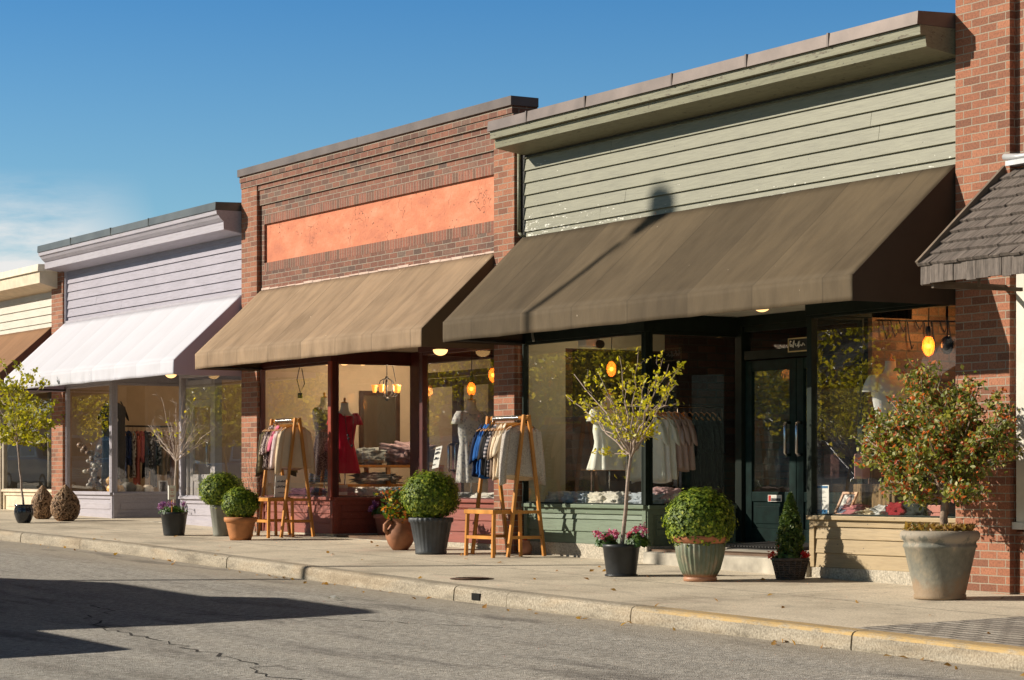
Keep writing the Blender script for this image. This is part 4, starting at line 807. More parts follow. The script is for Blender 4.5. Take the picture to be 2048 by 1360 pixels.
# D, E: boxwoods at left
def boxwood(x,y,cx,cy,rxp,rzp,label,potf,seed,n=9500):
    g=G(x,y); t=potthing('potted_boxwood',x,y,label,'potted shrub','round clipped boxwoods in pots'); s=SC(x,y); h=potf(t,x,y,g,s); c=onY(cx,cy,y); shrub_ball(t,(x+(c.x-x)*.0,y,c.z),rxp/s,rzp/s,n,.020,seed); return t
def pD(t,x,y,g,s): h=62/s; tub(t,x,y,g,s,48,34,h,POTGG,fl=.02,fn=14); return h
boxwood(-12.99,-.94,448,981,44,35,'clipped boxwood ball in a pale grey-green pot, the farthest of the boxwoods',pD,11)
b_=LOC
def pE(t,x,y,g,s): h=46/s; b=MB(); b.lathe([(.001,0),(21/s,0),(23/s,h*.15),(29/s,h*.72),(30/s,h*.78),(33/s,h*.8),(33.5/s,h*.97),(31/s,h),(29/s,h*.96),(.001,h*.9)],36,c=(x,y,g)); b.build('pot',TERRA_O,t); return h
boxwood(-11.87,-1.18,481,1007,35,31,'small clipped boxwood ball in an orange terracotta pot left of the first clothes rack',pE,12)
# vine twigs behind them by the brick pillar
t=potthing('bare_vine',-13.75,-.12,'bare twiggy vine growing up against the left brick pillar','plant')
grow_leaf_tree(t,(-13.75,-.12,G(-13.75,0)),onY(500,1000,-.1),.007,[onY(a,c_,-.08) for a,c_ in [(490,905),(497,870),(505,885),(512,930),(488,950),(515,960)]],sub=6,subL=.14,seed=9)
# G: purple flower pot, H: jug, I: ribbed pot boxwood
_q=onG(766,1072); x,y=_q.x,_q.y; g=G(x,y); s=SC(x,y); t=potthing('flower_pot',x,y,'pink terracotta pot of magenta and purple flowers beside the jug planter'); h=44/s
b=MB(); b.lathe([(.001,0),(11/s,0),(17/s,h*.8),(20/s,h*.81),(20.5/s,h),(18/s,h),(.001,h*.9)],32,c=(x,y,g)); b.build('pot',plain('pink_terracotta',(.42,.17,.12),.75),t); flowers(t,(x,y,g+h*1.0),25/s,.14,LF_GER,PET_V,420,330,.03,.026,17,clus=7)
x,y=-8.54,-.71; g=G(x,y); s=SC(x,y); t=potthing('jug_planter',x,y,'round terracotta jug with side handles, planted with orange and yellow foliage'); h=64/s
b=MB(); b.lathe([(.001,0),(15/s,0),(24/s,h*.18),(30/s,h*.42),(28/s,h*.62),(19/s,h*.82),(17/s,h*.88),(21/s,h*.95),(21/s,h),(17/s,h*.99),(.001,h*.9)],36,c=(x,y,g)); b.build('jug_body',plain('brown_terracotta',(.30,.125,.06),.7,var=.4,vs=6),t)
for sg_ in (-1,1):
    b=MB(); b.tube([(x+sg_*.0,y+sg_*r_/s,g+h*q) for r_,q in [(19,.86),(27,.88),(34,.78),(34,.62),(27,.52)]],5/s,8); b.build('handle',MC['brown_terracotta'],t)
rgf=np.random.default_rng(8); n=420; p_=np.array([x,y,g+h*.95])+rgf.normal(0,1,(n,3))*np.array([.07,.09,.0])+np.stack([np.zeros(n),np.zeros(n),rgf.random(n)*.32],1)
leaves(p_,.035,'foliage',LF_GER,t,1.8,.0,None,2); leaves(p_[::2]+rgf.normal(0,.015,(210,3)),.034,'bright_leaves',PET_O,t,1.7); leaves(p_[1::3]+rgf.normal(0,.02,(140,3)),.03,'pale_leaves',LF_YEL,t,1.7)
def pI(t,x,y,g,s):
    h=73/s; b=MB(); b.lathe([(.001,0),(31/s,0),(32/s,h*.06),(31/s,h*.1),(41/s,h*.86),(44/s,h*.88),(44.5/s,h*.98),(43/s,h),(40/s,h*.97),(.001,h*.9)],120,.022,26,(g+h*.12,g+h*.84),(x,y,g)); b.build('pot',POTG,t); return h
boxwood(-7.6,-.83,859,991,56,47,'large clipped boxwood ball in a ribbed slate-grey pot between the two clothes racks',pI,13,15000)
# J small red-brown pot by the wall
x,y=-6.78,-.12; g=G(x,y); s=SC(x,y); t=potthing('lidded_pot',x,y,'small round terracotta pot with a red knob behind the second clothes rack','pot')
b=MB(); b.lathe([(.001,0),(.05,0),(.075,.05),(.078,.09),(.055,.13),(.05,.15),(.06,.155),(.001,.16)],24,c=(x,y,g)); b.build('pot',TERRA_D,t); b=MB(); b.ball((x,y,g+.175),.026); b.build('knob',plain('red_glaze',(.4,.02,.015),.25,bst=0),t)
# K: tree in black tub with pink geraniums
x,y=-3.24,-1.21; g=G(x,y); t=potthing('potted_tree',x,y,'thin young tree with sparse yellow leaves in a black tub of pink geraniums','potted tree'); s=SC(x,y); h=64/s
tub(t,x,y,g,s,76,60,h,POTB); soil(t,x,y,g+h*.9,34/s)
b=MB(); b.lathe([(30/s,0),(33/s,0),(33/s,.015),(30/s,.02)],36,c=(x,y,g)); b.build('saucer',POTB,t)
tips=[(1147,748,.1),(1195,745,-.2),(1130,790,.0),(1175,830,.25),(1205,905,-.1),(1238,712,.05),(1276,697,-.1),(1245,770,.3),(1290,760,-.3),(1325,717,.1),(1337,728,-.15),(1356,735,.2),(1352,768,-.1),(1318,845,.2),(1210,790,.35),(1300,800,-.3),(1165,800,-.3),(1335,780,.25),(1225,840,-.3),(1285,830,.3)]
an=grow_leaf_tree(t,(x,y,g+h*.8),onY(1262,905,y),.017,[onY(a,c_,y+d) for a,c_,d in tips],sub=5,subL=.17,seed=21,bend=.06)
leaves(around([a for a in an if random.random()<.62],2,.02,9),.027,'foliage',LF_YEL,t,1.5,.0,None,6)
flowers(t,(x-.13,y-.08,g+h*.98),.11,.13,LF_GER,PET_P,300,200,.036,.022,31,fn='geranium_flowers',clus=5); flowers(t,(x+.1,y+.12,g+h*.98),.12,.15,LF_GER,PET_P,320,200,.036,.022,32,fn='geranium_flowers',clus=5)
# L: fluted pot boxwood
def pL(t,x,y,g,s):
    h=92/s; b=MB(); b.lathe([(.001,0),(33/s,0),(34/s,.03),(31/s,.045),(33/s,h*.1),(40/s,h*.26),(47/s,h*.55),(50/s,h*.80),(49/s,h*.83)],140,.03,30,(g+h*.14,g+h*.78),(x,y,g)); b.build('pot',FLG,t)
    b=MB(); b.lathe([(49/s,h*.82),(53/s,h*.86),(55/s,h*.90),(57/s,h*.93),(57.5/s,h*.98),(55/s,h),(50/s,h*.98),(.001,h*.94)],60,c=(x,y,g)); b.build('pot_rim',TERRA,t); return h
boxwood(-2.23,-1.03,1397,1040,67,61,'large bright clipped boxwood ball in a fluted green pot with terracotta rim',pL,14,17000)
# M: wicker basket with conifer
x,y=-1.93,-.25; g=G(x,y); t=potthing('basket_conifer',x,y,'narrow conifer with red flowers in a grey wicker basket beside the tan window base'); s=SC(x,y); h=40/s
WICK=plain('grey_wicker',(.085,.06,.045),.7,var=.5,vs=30)
b=MB(); b.lathe([(.001,0),(26/s,0),(34/s,h*.95),(33/s,h),(.001,h*.9)],30,c=(x,y,g)); b.build('basket_lining',plain('dark_lining',(.02,.014,.01),.9),t)
b=MB(); nz_=9
for i in range(nz_):
    q=(i+.5)/nz_; r=(27+8*q)/s
    b.tube([(x+(r+.006*math.sin(k*PI+i*PI))*math.cos(2*PI*k/36),y+(r+.006*math.sin(k*PI+i*PI))*math.sin(2*PI*k/36),g+h*q) for k in range(37)],.009,6,False)
for k in range(18): a=2*PI*k/18; b.tube([(x+27/s*math.cos(a),y+27/s*math.sin(a),g),(x+37/s*math.cos(a),y+37/s*math.sin(a),g+h)],.007,5)
b.tube([(x+36/s*math.cos(2*PI*k/36),y+36/s*math.sin(2*PI*k/36),g+h) for k in range(37)],.014,7,False); b.build('wicker_weave',WICK,t)
rgc=np.random.default_rng(3); n=5200; q=rgc.random(n)**.8; z0,z1=g+h*.95,ZZ(x,y,987); R0=24/s; a=rgc.random(n)*2*PI; rr=R0*np.interp(q,[0,.1,.3,.6,.85,1],[.5,.95,1,.72,.35,.04])*(.55+.5*rgc.random(n)**.5)*(1+.18*np.sin(a*5+q*30))
leaves(np.stack([x+rr*np.cos(a),y+rr*np.sin(a),z0+(z1-z0)*q],1),.016,'foliage',LF_CON,t,2.6,.0,(x,y,z0-.3),4); b=MB(); b.tube([(x,y,z0),(x,y,z1-.1)],[.03,.008]); b.tube([(x,y,z0+.05),(x,y,z1-.25)],[.055,.02]); b.build('trunk',SOIL,t)
flowers(t,(x,y-.02,g+h*1.0),36/s,.07,LF_GER,PET_R,260,180,.03,.026,41,fn='red_flowers',clus=6)
# N: big planter with shrub
x,y=.66,-.74; g=G(x,y); t=potthing('planter_shrub',x,y,'large red-tipped evergreen shrub in a big weathered grey-brown planter at the right','potted shrub'); s=SC(x,y); H=137/s; k=1/s
b=MB(); b.lathe([(.001,0),(51*k,0),(52*k,.01),(52*k,.03),(50.5*k,.04),(71*k,H*.74),(73.5*k,H*.755),(73.5*k,H*.785),(71.5*k,H*.80),(72*k,H*.84),(77*k,H*.87),(79.5*k,H*.915),(79*k,H*.96),(76*k,H*.99),(72*k,H),(68*k,H*.98),(66*k,H*.93),(.001,H*.92)],72,c=(x,y,g)); b.build('pot',PLNT,t)
soil(t,x,y,g+H*.94,66*k)
n=500; rgn=np.random.default_rng(2); a=rgn.random(n)*2*PI; r=np.sqrt(rgn.random(n))*.27; leaves(np.stack([x+r*np.cos(a),y+r*np.sin(a),g+H*.97+rgn.random(n)*.05],1),.03,'dry_grass',leafmat('dry_grass',[(0,(.30,.17,.06)),(.7,(.35,.22,.08)),(1,(.15,.2,.03))]),t,2.6,.0)
tips=[]; rgt=random.Random(5)
for i in range(84):
    a=rgt.uniform(0,2*PI); rr=math.sqrt(rgt.random()); px=1872+rr*math.cos(a)*158; py=876-rr*math.sin(a)*136
    if px<1745 and py>960: py=930
    if px<1850: py=max(py,738+(1850-px)*.95)
    if px>1975 and py<790: px-=30
    if py>975 and 1830<px<1960: continue
    tips.append(onY(px,py,y+rgt.uniform(-.42,.42)*(1.15-rr*.7)))
tips+=[onY(1858,738,y),onY(1842,748,y-.1),onY(1705,872,y-.1),onY(1720,905,y+.1),onY(2036,905,y+.15),onY(1960,765,y+.1),onY(1940,1000,y+.2),onY(1925,985,y-.2),onY(1735,850,y),onY(2010,870,y)]
an=grow_leaf_tree(t,(x+.03,y,g+H*.9),onY(1889,985,y),.030,tips,sub=7,subL=.17,seed=33,bark=BARK,bend=.10,wig=.08,start=.45)
an2=[a for a in an if a.z>ZZ(x,y,1000)]
leaves(around(an2,3,.032,19),.027,'foliage',LF_SHR,t,1.65,.15,None,11); top=[a for a in an2 if random.random()<.42]; leaves(around(top,2,.025,23),.022,'red_shoots',LF_RED,t,1.9,.3,None,12)
# ------------------------------------------------------------------ clothes racks
def rack(x0,x1,yc,label,flip=0):
    g=G((x0+x1)/2,yc); ztop=1.5; t=thing('clothes_rack',((x0+x1)/2,yc,g),label,'clothes rack','honey wood clothes racks on the pavement')
    zr=g+1.475; hw=.225
    for i,X in enumerate((x0,x1)):
        for sg_ in (-1,1):
            b=MB(); b.bar((X,yc+sg_*hw,G(X,yc)),(X,yc+sg_*.028,zr+.03),.034,.04,up=(1,0,0)); b.build('leg',HONEY,t,bevel=.004)
        b=MB(); zz=g+.47; b.bar((X,yc-.165,zz),(X,yc+.165,zz),.03,.034); b.build('crossbar',HONEY,t,bevel=.003)
        b=MB(); zz=g+.2; b.bar((X,yc-.2,zz),(X,yc+.2,zz),.026,.034); b.build('crossbar',HONEY,t,bevel=.003)
    b=MB(); b.tube([(x0-.05,yc,zr),(x1+.06,yc,zr)],.021,14); b.build('rail',HONEY,t)
    b=MB(); n=26
    for i in range(n): xx=x0+.07+(x1-x0-.2)*i/n; b.tube([(xx,yc,zr),(xx+.018,yc,zr)],.0245+.002*(i%2),12)
    b.build('rail_wrap',STEEL,t)
    # low bench in front of the frame
    zb=g+.47; ya,yb=yc-.40,yc-.04; xa,xb=x0+.12,x1-.02
    for X in (xa+.03,xb-.03): b=MB(); b.bar((X-.02*(X<(xa+xb)/2)+.0,ya+.02,G(X,ya)),(X,ya+.03,zb),.036,.036); b.build('bench_leg',HONEY,t,bevel=.004)
    for X in (xa+.03,xb-.03): b=MB(); b.bar((X,yb,G(X,yb)),(X,yb-.01,zb),.034,.034); b.build('bench_leg',HONEY,t,bevel=.004)
    b=MB(); b.box(xa,xb,ya,ya+.04,zb-.02,zb+.025); b.box(xa,xb,yb-.04,yb,zb-.02,zb+.025); b.box(xa,xa+.04,ya+.04,yb-.04,zb-.02,zb+.025); b.box(xb-.04,xb,ya+.04,yb-.04,zb-.02,zb+.025); b.build('bench_frame',HONEY,t,bevel=.004)
    b=MB()
    for i in range(9): yy=ya+.05+(yb-ya-.1)*i/8; b.tube([(xa+.02,yy,zb+.026),((xa+xb)/2,yy,zb+.018),(xb-.02,yy,zb+.026)],.012,6)
    b.build('woven_seat',plain('brown_cord',(.15,.08,.04),.8),t)
    b=MB(); b.bar((xa+.03,ya+.025,g+.2),(xb-.03,ya+.025,g+.2),.028,.034); b.build('stretcher',HONEY,t)
    return t,zr
def garment(label,x,y,z,w,L,sl,mat,group=None,cat='hanging top',name='blouse',flare=1.12,th=.03,seed=0,hm=HONEY,parent=None,neck=.075,rz=0,slw=.075,drop=.0):
    rg=random.Random(seed); t=thing(name,(x,y,z),label,cat,group,rz=0); hw=w/2
    b=MB(); b.tube([(x,y,z+.028),(x,y+.018,z+.02),(x,y+.018,z+.0),(x,y,z-.02),(x,y,z-.055)],.0025,5); b.build('hanger_hook',STEEL,t)
    b=MB(); b.tube([(x,y-hw*.86,z-.135),(x,y-hw*.5,z-.092),(x,y,z-.055),(x,y+hw*.5,z-.092),(x,y+hw*.86,z-.135)],[.009,.011,.012,.011,.009],8); b.build('hanger',hm,t)
    b=MB(); ph=rg.uniform(0,6); rings=[]; fr=rg.choice([5,7,9])
    prof=[(-.085,neck,.6),(-.098,neck*1.25,.8),(-.118,hw*.66,.9),(-.145,hw*.93,1),(-.19,hw*.99,1.05),(-.25,hw*.95,1.1)]
    for q in (.35,.5,.65,.8,.92,1): prof.append((-.25-(L-.25)*(q-.2)/.8,hw*(.93+(flare-.93)*q),1.1+.3*q))
    for i,(zz,ry,k) in enumerate(prof):
        q=i/len(prof); wob=rg.uniform(-.004,.004); rings.append((z+zz,th*k,ry,x+wob,y+wob,.05+.20*q*q,fr,ph+q*.8))
    n=44; vs=[]
    for j,(zz,rx,ry,cx_,cy_,fa,fn,phh) in enumerate(rings):
        for k in range(n):
            a=2*PI*k/n; fold=fa*math.cos(fn*a+phh)+fa*.6*math.cos((fn*2+3)*a+phh*2)
            hem=.012*math.sin(3*a+ph) if j==len(rings)-1 else 0
            vs.append((cx_+rx*math.cos(a)+.035*fold,cy_+ry*math.sin(a)*(1+.02*math.sin(5*a)),zz+hem))
    mm=len(rings); b.add(vs,[(i*n+k,i*n+(k+1)%n,(i+1)*n+(k+1)%n,(i+1)*n+k) for i in range(mm-1) for k in range(n)],True)
    body=b.build('cloth_body',mat,t); so=body.modifiers.new('thick','SOLIDIFY'); so.thickness=.003
    if sl>0:
        for sg_ in (-1,1):
            b=MB(); o=rg.uniform(-.01,.01); ln=sl; rr=[]; m_=7; vs=[]; n2=18
            for i in range(m_+1):
                q=i/m_; cy_=y+sg_*(hw*.80+ (.055+drop)*math.sin(q*PI*.5)+.01*q); zz=z-.15-ln*q+.02*(1-q); rad=slw*(1.05-.22*q); 
                for k in range(n2):
                    a=2*PI*k/n2; f=1+.12*math.cos(5*a+q*3+ph); vs.append((x+.0+rad*.42*f*math.cos(a)+o*q,cy_+rad*.62*f*math.sin(a)-sg_*0.0,zz+ (sg_*math.sin(a))*(-.045)*(1 if ln<.4 else .3)+(0.03*(1-q)*(-sg_*math.sin(a)))))
            b.add(vs,[(i*n2+k,i*n2+(k+1)%n2,(i+1)*n2+(k+1)%n2,(i+1)*n2+k) for i in range(m_) for k in range(n2)],True)
            sv=b.build('sleeve',mat,t); so=sv.modifiers.new('thick','SOLIDIFY'); so.thickness=.003
    return t
RK1,zr1=rack(-12.72,-12.02,-.33,'left honey wood A-frame clothes rack in front of the red shop window')
g1='clothes hanging on the left pavement rack'
T1=[((.07,.055,.035),None,None,.62,.55,'dark olive long-sleeved top, farthest left on the left rack'),((.16,.12,.06),None,None,.60,.5,'olive brown top with long sleeves, second from the left on the left rack'),
((.10,.06,.05),'floral',(.48,.38,.33),.62,.26,'brown and cream floral blouse, nearer the left end of the left rack'),((.42,.33,.29),'floral',(.10,.05,.05),.60,.24,'pale blouse with dark blotches, next to the brown floral blouse'),
((.07,.04,.045),'floral',(.40,.30,.28),.58,.24,'dark patterned blouse in the middle of the left rack'),((.36,.24,.19),None,None,.62,.22,'mauve brown top left of the pink tops'),
((.62,.22,.27),None,None,.56,.2,'pink top, the left of two pink tops'),((.58,.13,.20),None,None,.50,.2,'deeper pink top, the right of two pink tops'),((.66,.52,.50),None,None,.60,.45,'pale blush top directly behind the tan top'),((.60,.46,.31),None,None,.60,.52,'plain tan long-sleeved top at the front right end of the left rack')]
for i,(c,pat,c2,L,sl,lab) in enumerate(T1):
    X=-12.66+.055*i if i<9 else -12.10
    garment(lab,X,-.33+random.uniform(-.008,.008),zr1-.0,.44,L,sl,cloth('rack1_cloth%d'%i,c,pat,c2,scale=38),g1,seed=i,flare=1.08,th=.022 if i<9 else .035,hm=HONEY)
RK2,zr2=rack(-7.22,-6.46,-.30,'right honey wood A-frame clothes rack in front of the brick pillar')
g2='clothes hanging on the right pavement rack'
T2=[((.012,.02,.05),None,None,.62,.30,'dark navy top, farthest left on the right rack'),((.02,.10,.32),None,None,.60,.26,'bright blue top, the left of two blue tops'),((.018,.085,.27),None,None,.64,.24,'bright blue top, the right of two blue tops'),
((.04,.035,.033),None,None,.60,.26,'charcoal top right of the blue tops'),((.012,.012,.014),None,None,.62,.24,'black top next to the charcoal top'),((.06,.06,.07),'stripe',(.34,.30,.30),.62,.24,'grey and white striped top in the middle of the right rack'),
((.20,.14,.10),None,None,.64,.26,'taupe brown top right of the striped one'),((.66,.50,.34),None,None,.66,.24,'warm beige top with wide short sleeves on the right rack'),((.72,.60,.44),None,None,.64,.22,'cream top second from the right end of the right rack'),((.36,.31,.27),'speckle',(.62,.56,.48),.62,.56,'speckled silver-grey long-sleeved sweater at the front right end of the right rack')]
for i,(c,pat,c2,L,sl,lab) in enumerate(T2):
    X=-7.16+.062*i if i<9 else -6.54
    garment(lab,X,-.30+random.uniform(-.008,.008),zr2,.46,L,sl,cloth('rack2_cloth%d'%i,c,pat,c2,scale=150),g2,seed=20+i,flare=1.12,th=.024 if i<9 else .038)
# sign card on the left rack bench
q=onX(578,1008,-12.12); t=thing('shop_card',(q.x,q.y,G(q.x,q.y)+.5),'white card with black lettering leaning on the bench of the left rack','sign')
b=MB(); zb=G(-12.2,-.4)+.50; b.add([(-12.13,-.60,zb),(-12.13,-.42,zb),(-12.22,-.36,zb+.28),(-12.22,-.54,zb+.28)],[(0,1,2,3)]); cd=b.build('card',WHITEP,t); so=cd.modifiers.new('thick','SOLIDIFY'); so.thickness=.006
def writing(parent,name,P0,U,V,rows,mat,thick=.002,seed=1,hgt=.6):
    """hand-lettering strokes on a plane: rows = [(u0,u1,v,size)]"""
    rg=random.Random(seed); b=MB(); U=Vector(U); V=Vector(V); Vf=V.length; Nn=U.cross(V).normalized(); P0=Vector(P0)
    for (u0,u1,v,sz) in rows:
        u=u0
        while u<u1:
            w=sz*rg.uniform(.35,.7)
            pts=[(u,v),(u+w*.3,v+sz*hgt*rg.uniform(.3,1)),(u+w*.6,v+sz*rg.uniform(-.1,.3)),(u+w,v+sz*rg.uniform(0,.6))]
            P=[P0+U*a+V*c+Nn*.004 for a,c in pts]; b.tube(P,sz*Vf*.075,4); u+=w+sz*.16
    return b.build(name,mat,parent)
U=Vector((0,.18,0)); V=Vector((-.09,.06,.28))
writing(t,'lettering',Vector((-12.13,-.60,zb)),U,V,[(.15,.85,.70,.16),(.12,.9,.45,.2),(.3,.8,.2,.12)],INK,seed=4)
# ------------------------------------------------------------------ things in the shop windows
def bulb(px,py,X,label,cord=.5,r=.064,watt=1.6):
    c=onX(px,py,X); t=thing('pendant_bulb',c,label,'pendant lamp','warm glass pendant bulbs in the windows')
    b=MB(); b.loft([(c.z+r*1.3*math.sin(a),max(.002,r*.8*math.cos(a)),max(.002,r*.8*math.cos(a)),c.x,c.y) for a in [-PI/2+PI*i/10 for i in range(11)]],16); b.build('glass_bulb',AMB,t)
    b=MB(); b.ball((c.x,c.y,c.z),.02,8,6); b.build('filament',BULB,t)
    b=MB(); b.tube([(c.x,c.y,c.z+r*1.2),(c.x,c.y,c.z+r*1.2+.09)],.022,10); b.build('socket',DARK,t)
    b=MB(); b.tube([(c.x,c.y,c.z+r*1.2+.08),(c.x+.01,c.y,c.z+r*1.2+.08+cord*.5),(c.x,c.y,c.z+r*1.2+.08+cord)],.005,5); b.build('cord',DARK,t)
    point(c.x,c.y,c.z,watt,parent=t); return t
m,nt,p=newmat('amber_glass'); o=nt.nodes['Material Output']; tr=N(nt,'ShaderNodeBsdfTransparent'); tr.inputs[0].default_value=(1,.62,.28,1); p.inputs['Base Color'].default_value=(.9,.45,.12,1); p.inputs['Roughness'].default_value=.1; p.inputs['Emission Color'].default_value=(1,.42,.08,1); p.inputs['Emission Strength'].default_value=.12
ms=N(nt,'ShaderNodeMixShader'); ms.inputs[0].default_value=.5; nt.links.new(tr.outputs[0],ms.inputs[1]); nt.links.new(p.outputs[0],ms.inputs[2]); nt.links.new(ms.outputs[0],o.inputs[0]); AMB=m
def mannequin(cx,cy,zf,ztop,label,dressm,wsh=.19,hem=None,sleeve=True,neckline=.05,flare=1.25,form=FORM,knob=True,waist=.72):
    """dress form: zf floor, ztop top of neck, dress to hem"""
    t=thing('mannequin',(cx,cy,zf),label,'mannequin'); H=ztop-hem
    b=MB(); sh=ztop-.14
    b.loft([(sh-.20,.10,wsh*.86,cx,cy),(sh-.08,.095,wsh*.95,cx,cy),(sh-.02,.085,wsh*.9,cx,cy),(sh+.01,.06,wsh*.6,cx,cy),(sh+.035,.05,.075,cx,cy),(sh+.07,.047,.055,cx,cy),(ztop,.046,.05,cx,cy)],24); b.build('torso_form',form,t)
    b=MB(); b.lathe([(.001,0),(.05,0),(.05,.008),(.018,.015),(.012,.03),(.02,.05),(.014,.065),(.001,.07)],16,c=(cx,cy,ztop)); b.build('neck_cap',HONEY,t)
    b=MB(); b.tube([(cx,cy,zf),(cx,cy,hem+.3)],.011,8); b.lathe([(.001,0),(.13,0),(.13,.012),(.02,.03),(.001,.03)],20,c=(cx,cy,zf)); b.build('stand',STEEL,t)
    b=MB(); L=sh-hem; R=[(sh+.005,.075,wsh*.80,0),(sh-.03,.105,wsh*1.0,.0),(sh-.12,.118,wsh*.96,.0),(sh-.24,.105,wsh*(waist+.12),.01),(sh-.36,.088,wsh*waist,.02),(sh-.42,.095,wsh*(waist+.04),.03)]
    for q in (.2,.45,.7,.9,1): R.append((sh-.42-(L-.42)*q,.10+.05*q*flare,wsh*(waist+.06+(flare-waist-.06)*q),.03+.06*q))
    n=60; vs=[]; rg=random.Random(int(cx*100)%97); ph=rg.random()*6
    for j,(z,rx,ry,fa) in enumerate(R):
        for k in range(n):
            a=2*PI*k/n; f=1+fa*math.cos(8*a+ph)+fa*.5*math.cos(13*a+ph*2)
            dip=0
            if j==0: dip=-(neckline if math.cos(a-.0)>0 or True else 0)*max(0,math.cos(a))**2-.0
            zz=z+(dip*1.6 if abs(math.sin(a))<.7 else 0)*(1-abs(math.sin(a))/.7 if abs(math.sin(a))<.7 else 0); vs.append((cx+rx*f*math.cos(a),cy+ry*f*math.sin(a),zz))
    b.add(vs,[(i*n+k,i*n+(k+1)%n,(i+1)*n+(k+1)%n,(i+1)*n+k) for i in range(len(R)-1) for k in range(n)],True); d=b.build('dress',dressm,t); so=d.modifiers.new('thick','SOLIDIFY'); so.thickness=.003
    if sleeve:
        for sg_ in (-1,1):
            b=MB(); b.loft([(sh+.01,.05,.035,cx,cy+sg_*wsh*.9),(sh-.03,.065,.05,cx,cy+sg_*(wsh*.98)),(sh-.08,.072,.055,cx,cy+sg_*(wsh*1.06),.08,6),(sh-.14,.075,.06,cx,cy+sg_*(wsh*1.14),.14,7)],20); b.build('sleeve',dressm,t)
    return t
def lump(name,label,cat,c,sx,sy,sz,mat,seed=1,layers=3,group=None):
    """rumpled folded garment"""
    b=MB(); n,m_=44,24; vs=[]
    for i in range(m_+1):
        a=-PI/2+PI*i/m_
        for k in range(n):
            bb=2*PI*k/n; cxx=math.copysign(abs(math.cos(bb))**.6,math.cos(bb)); cyy=math.copysign(abs(math.sin(bb))**.6,math.sin(bb)); ca=max(.001,math.cos(a))**.45; sa=math.copysign(abs(math.sin(a))**.8,math.sin(a))
            q=Vector((cxx*ca,cyy*ca,sa)); nn=noise.noise(q*2.1+Vector((seed,0,0)))*.34+noise.noise(Vector((q.x*5,q.y*5,q.z*9))+Vector((0,seed,0)))*.30+noise.noise(Vector((q.x*12,q.y*12,q.z*12+seed)))*.12+.10*math.sin(layers*PI*sa*2+q.x*2)
            z=c[2]+sz*(sa*(1+nn*.8)+1)/2*1.0; vs.append((c[0]+sx/2*q.x*(1+nn),c[1]+sy/2*q.y*(1+nn),max(c[2],z)))
    b.add(vs,[(i*n+k,i*n+(k+1)%n,(i+1)*n+(k+1)%n,(i+1)*n+k) for i in range(m_) for k in range(n)],True)
    o=b.build(name,mat); return tag(o,label,cat,group)
def frame_pic(name,label,cat,P0,U,V,bw,fm,pm,group=None,art=None):
    t=thing(name,P0,label,cat,group); P0=Vector(P0); U=Vector(U); V=Vector(V); Nn=U.cross(V).normalized(); u=U.normalized(); v=V.normalized()
    b=MB()
    def slab(mb,a0,a1,b0,b1,h0,h1): 
        vs=[P0+u*a+v*c+Nn*h for h in (h0,h1) for a,c in ((a0,b0),(a1,b0),(a1,b1),(a0,b1))]; mb.add(vs,[(0,3,2,1),(4,5,6,7),(0,1,5,4),(1,2,6,5),(2,3,7,6),(3,0,4,7)])
    w,h=U.length,V.length
    slab(b,0,w,0,bw,0,.018); slab(b,0,w,h-bw,h,0,.018); slab(b,0,bw,bw,h-bw,.001,.017); slab(b,w-bw,w,bw,h-bw,.001,.017); b.build('frame',fm,t)
    b=MB(); slab(b,bw,w-bw,bw,h-bw,.002,.006); b.build('picture',pm,t)
    if art: art(t,P0,u,v,Nn,w,h,slab)
    return t
# ---- red shop
PY_=.08
c=onX(686,947,-12.25); top=onX(686,806,-12.25)
REDD=cloth('crimson_cloth',(.46,.008,.032)); c.y+=.02; mannequin(-12.25,c.y,.68,top.z,'cream dress form wearing a crimson short-sleeved dress in the red shop window',REDD,.165,hem=c.z,flare=1.18,neckline=.07)
t=thing('necklace',(-12.1,c.y,top.z-.3),'long dark bead necklace hanging on the crimson dress','necklace'); b=MB(); b.tube([(-12.13,c.y-.06,top.z-.15),(-12.11,c.y-.045,top.z-.35),(-12.11,c.y-.02,top.z-.5),(-12.11,c.y+.03,top.z-.58),(-12.11,c.y+.05,top.z-.35),(-12.13,c.y+.06,top.z-.15)],.004,5); b.build('cord',INK,t)
for dz_,dy in ((.42,-.03),(.46,-.02),(.55,.03)): b=MB(); b.ball((-12.10,c.y+dy,top.z-dz_),.017,8,6); b.build('bead',INK,t)
c2=onX(640,950,-13.3); t2=onX(648,795,-13.3); mannequin(-13.3,t2.y,.68,t2.z,'dress form in a dark speckled dress behind the left pane of the red shop',cloth('speckled_dark_cloth',(.05,.03,.035),'speckle',(.16,.13,.12),scale=70),.17,hem=c2.z-.1,sleeve=False)
tp=onX(942,800,-8.75); hm=onX(942,962,-8.75); mannequin(-8.75,tp.y,.68,tp.z,'dress form in a white patterned dress in the right window of the red shop',cloth('white_lace_cloth',(.55,.52,.46),'floral',(.30,.30,.30),scale=30),.17,hem=hm.z-.02,sleeve=True,flare=1.0,waist=.85)
bulb(942,778,-8.95,'glowing glass pendant bulb above the white patterned dress form',.5); bulb(985,750,-8.1,'glowing glass pendant bulb hanging beside the brick pillar',.4); 
# mirror on party wall
X=-14.40; a=onX(718,915,X); d=onX(798,783,X)
def mir(t,P0,u,v,Nn,w,h,slab): pass
m,nt,p=newmat('beige_reflection_mirror'); p.inputs['Metallic'].default_value=.8; p.inputs['Base Color'].default_value=(.42,.33,.22,1); p.inputs['Roughness'].default_value=.22; bump(nt,p,noise_n(nt,coords(nt),6,3),.3,.01)  # beige reflection of the room put into the mirror's base colour
frame_pic('wall_mirror','tall dark wood framed mirror on the cream wall inside the red shop','mirror',(X,a.y,a.z),(0,d.y-a.y,0),(0,0,d.z-a.z),.06,DKWOOD,m)
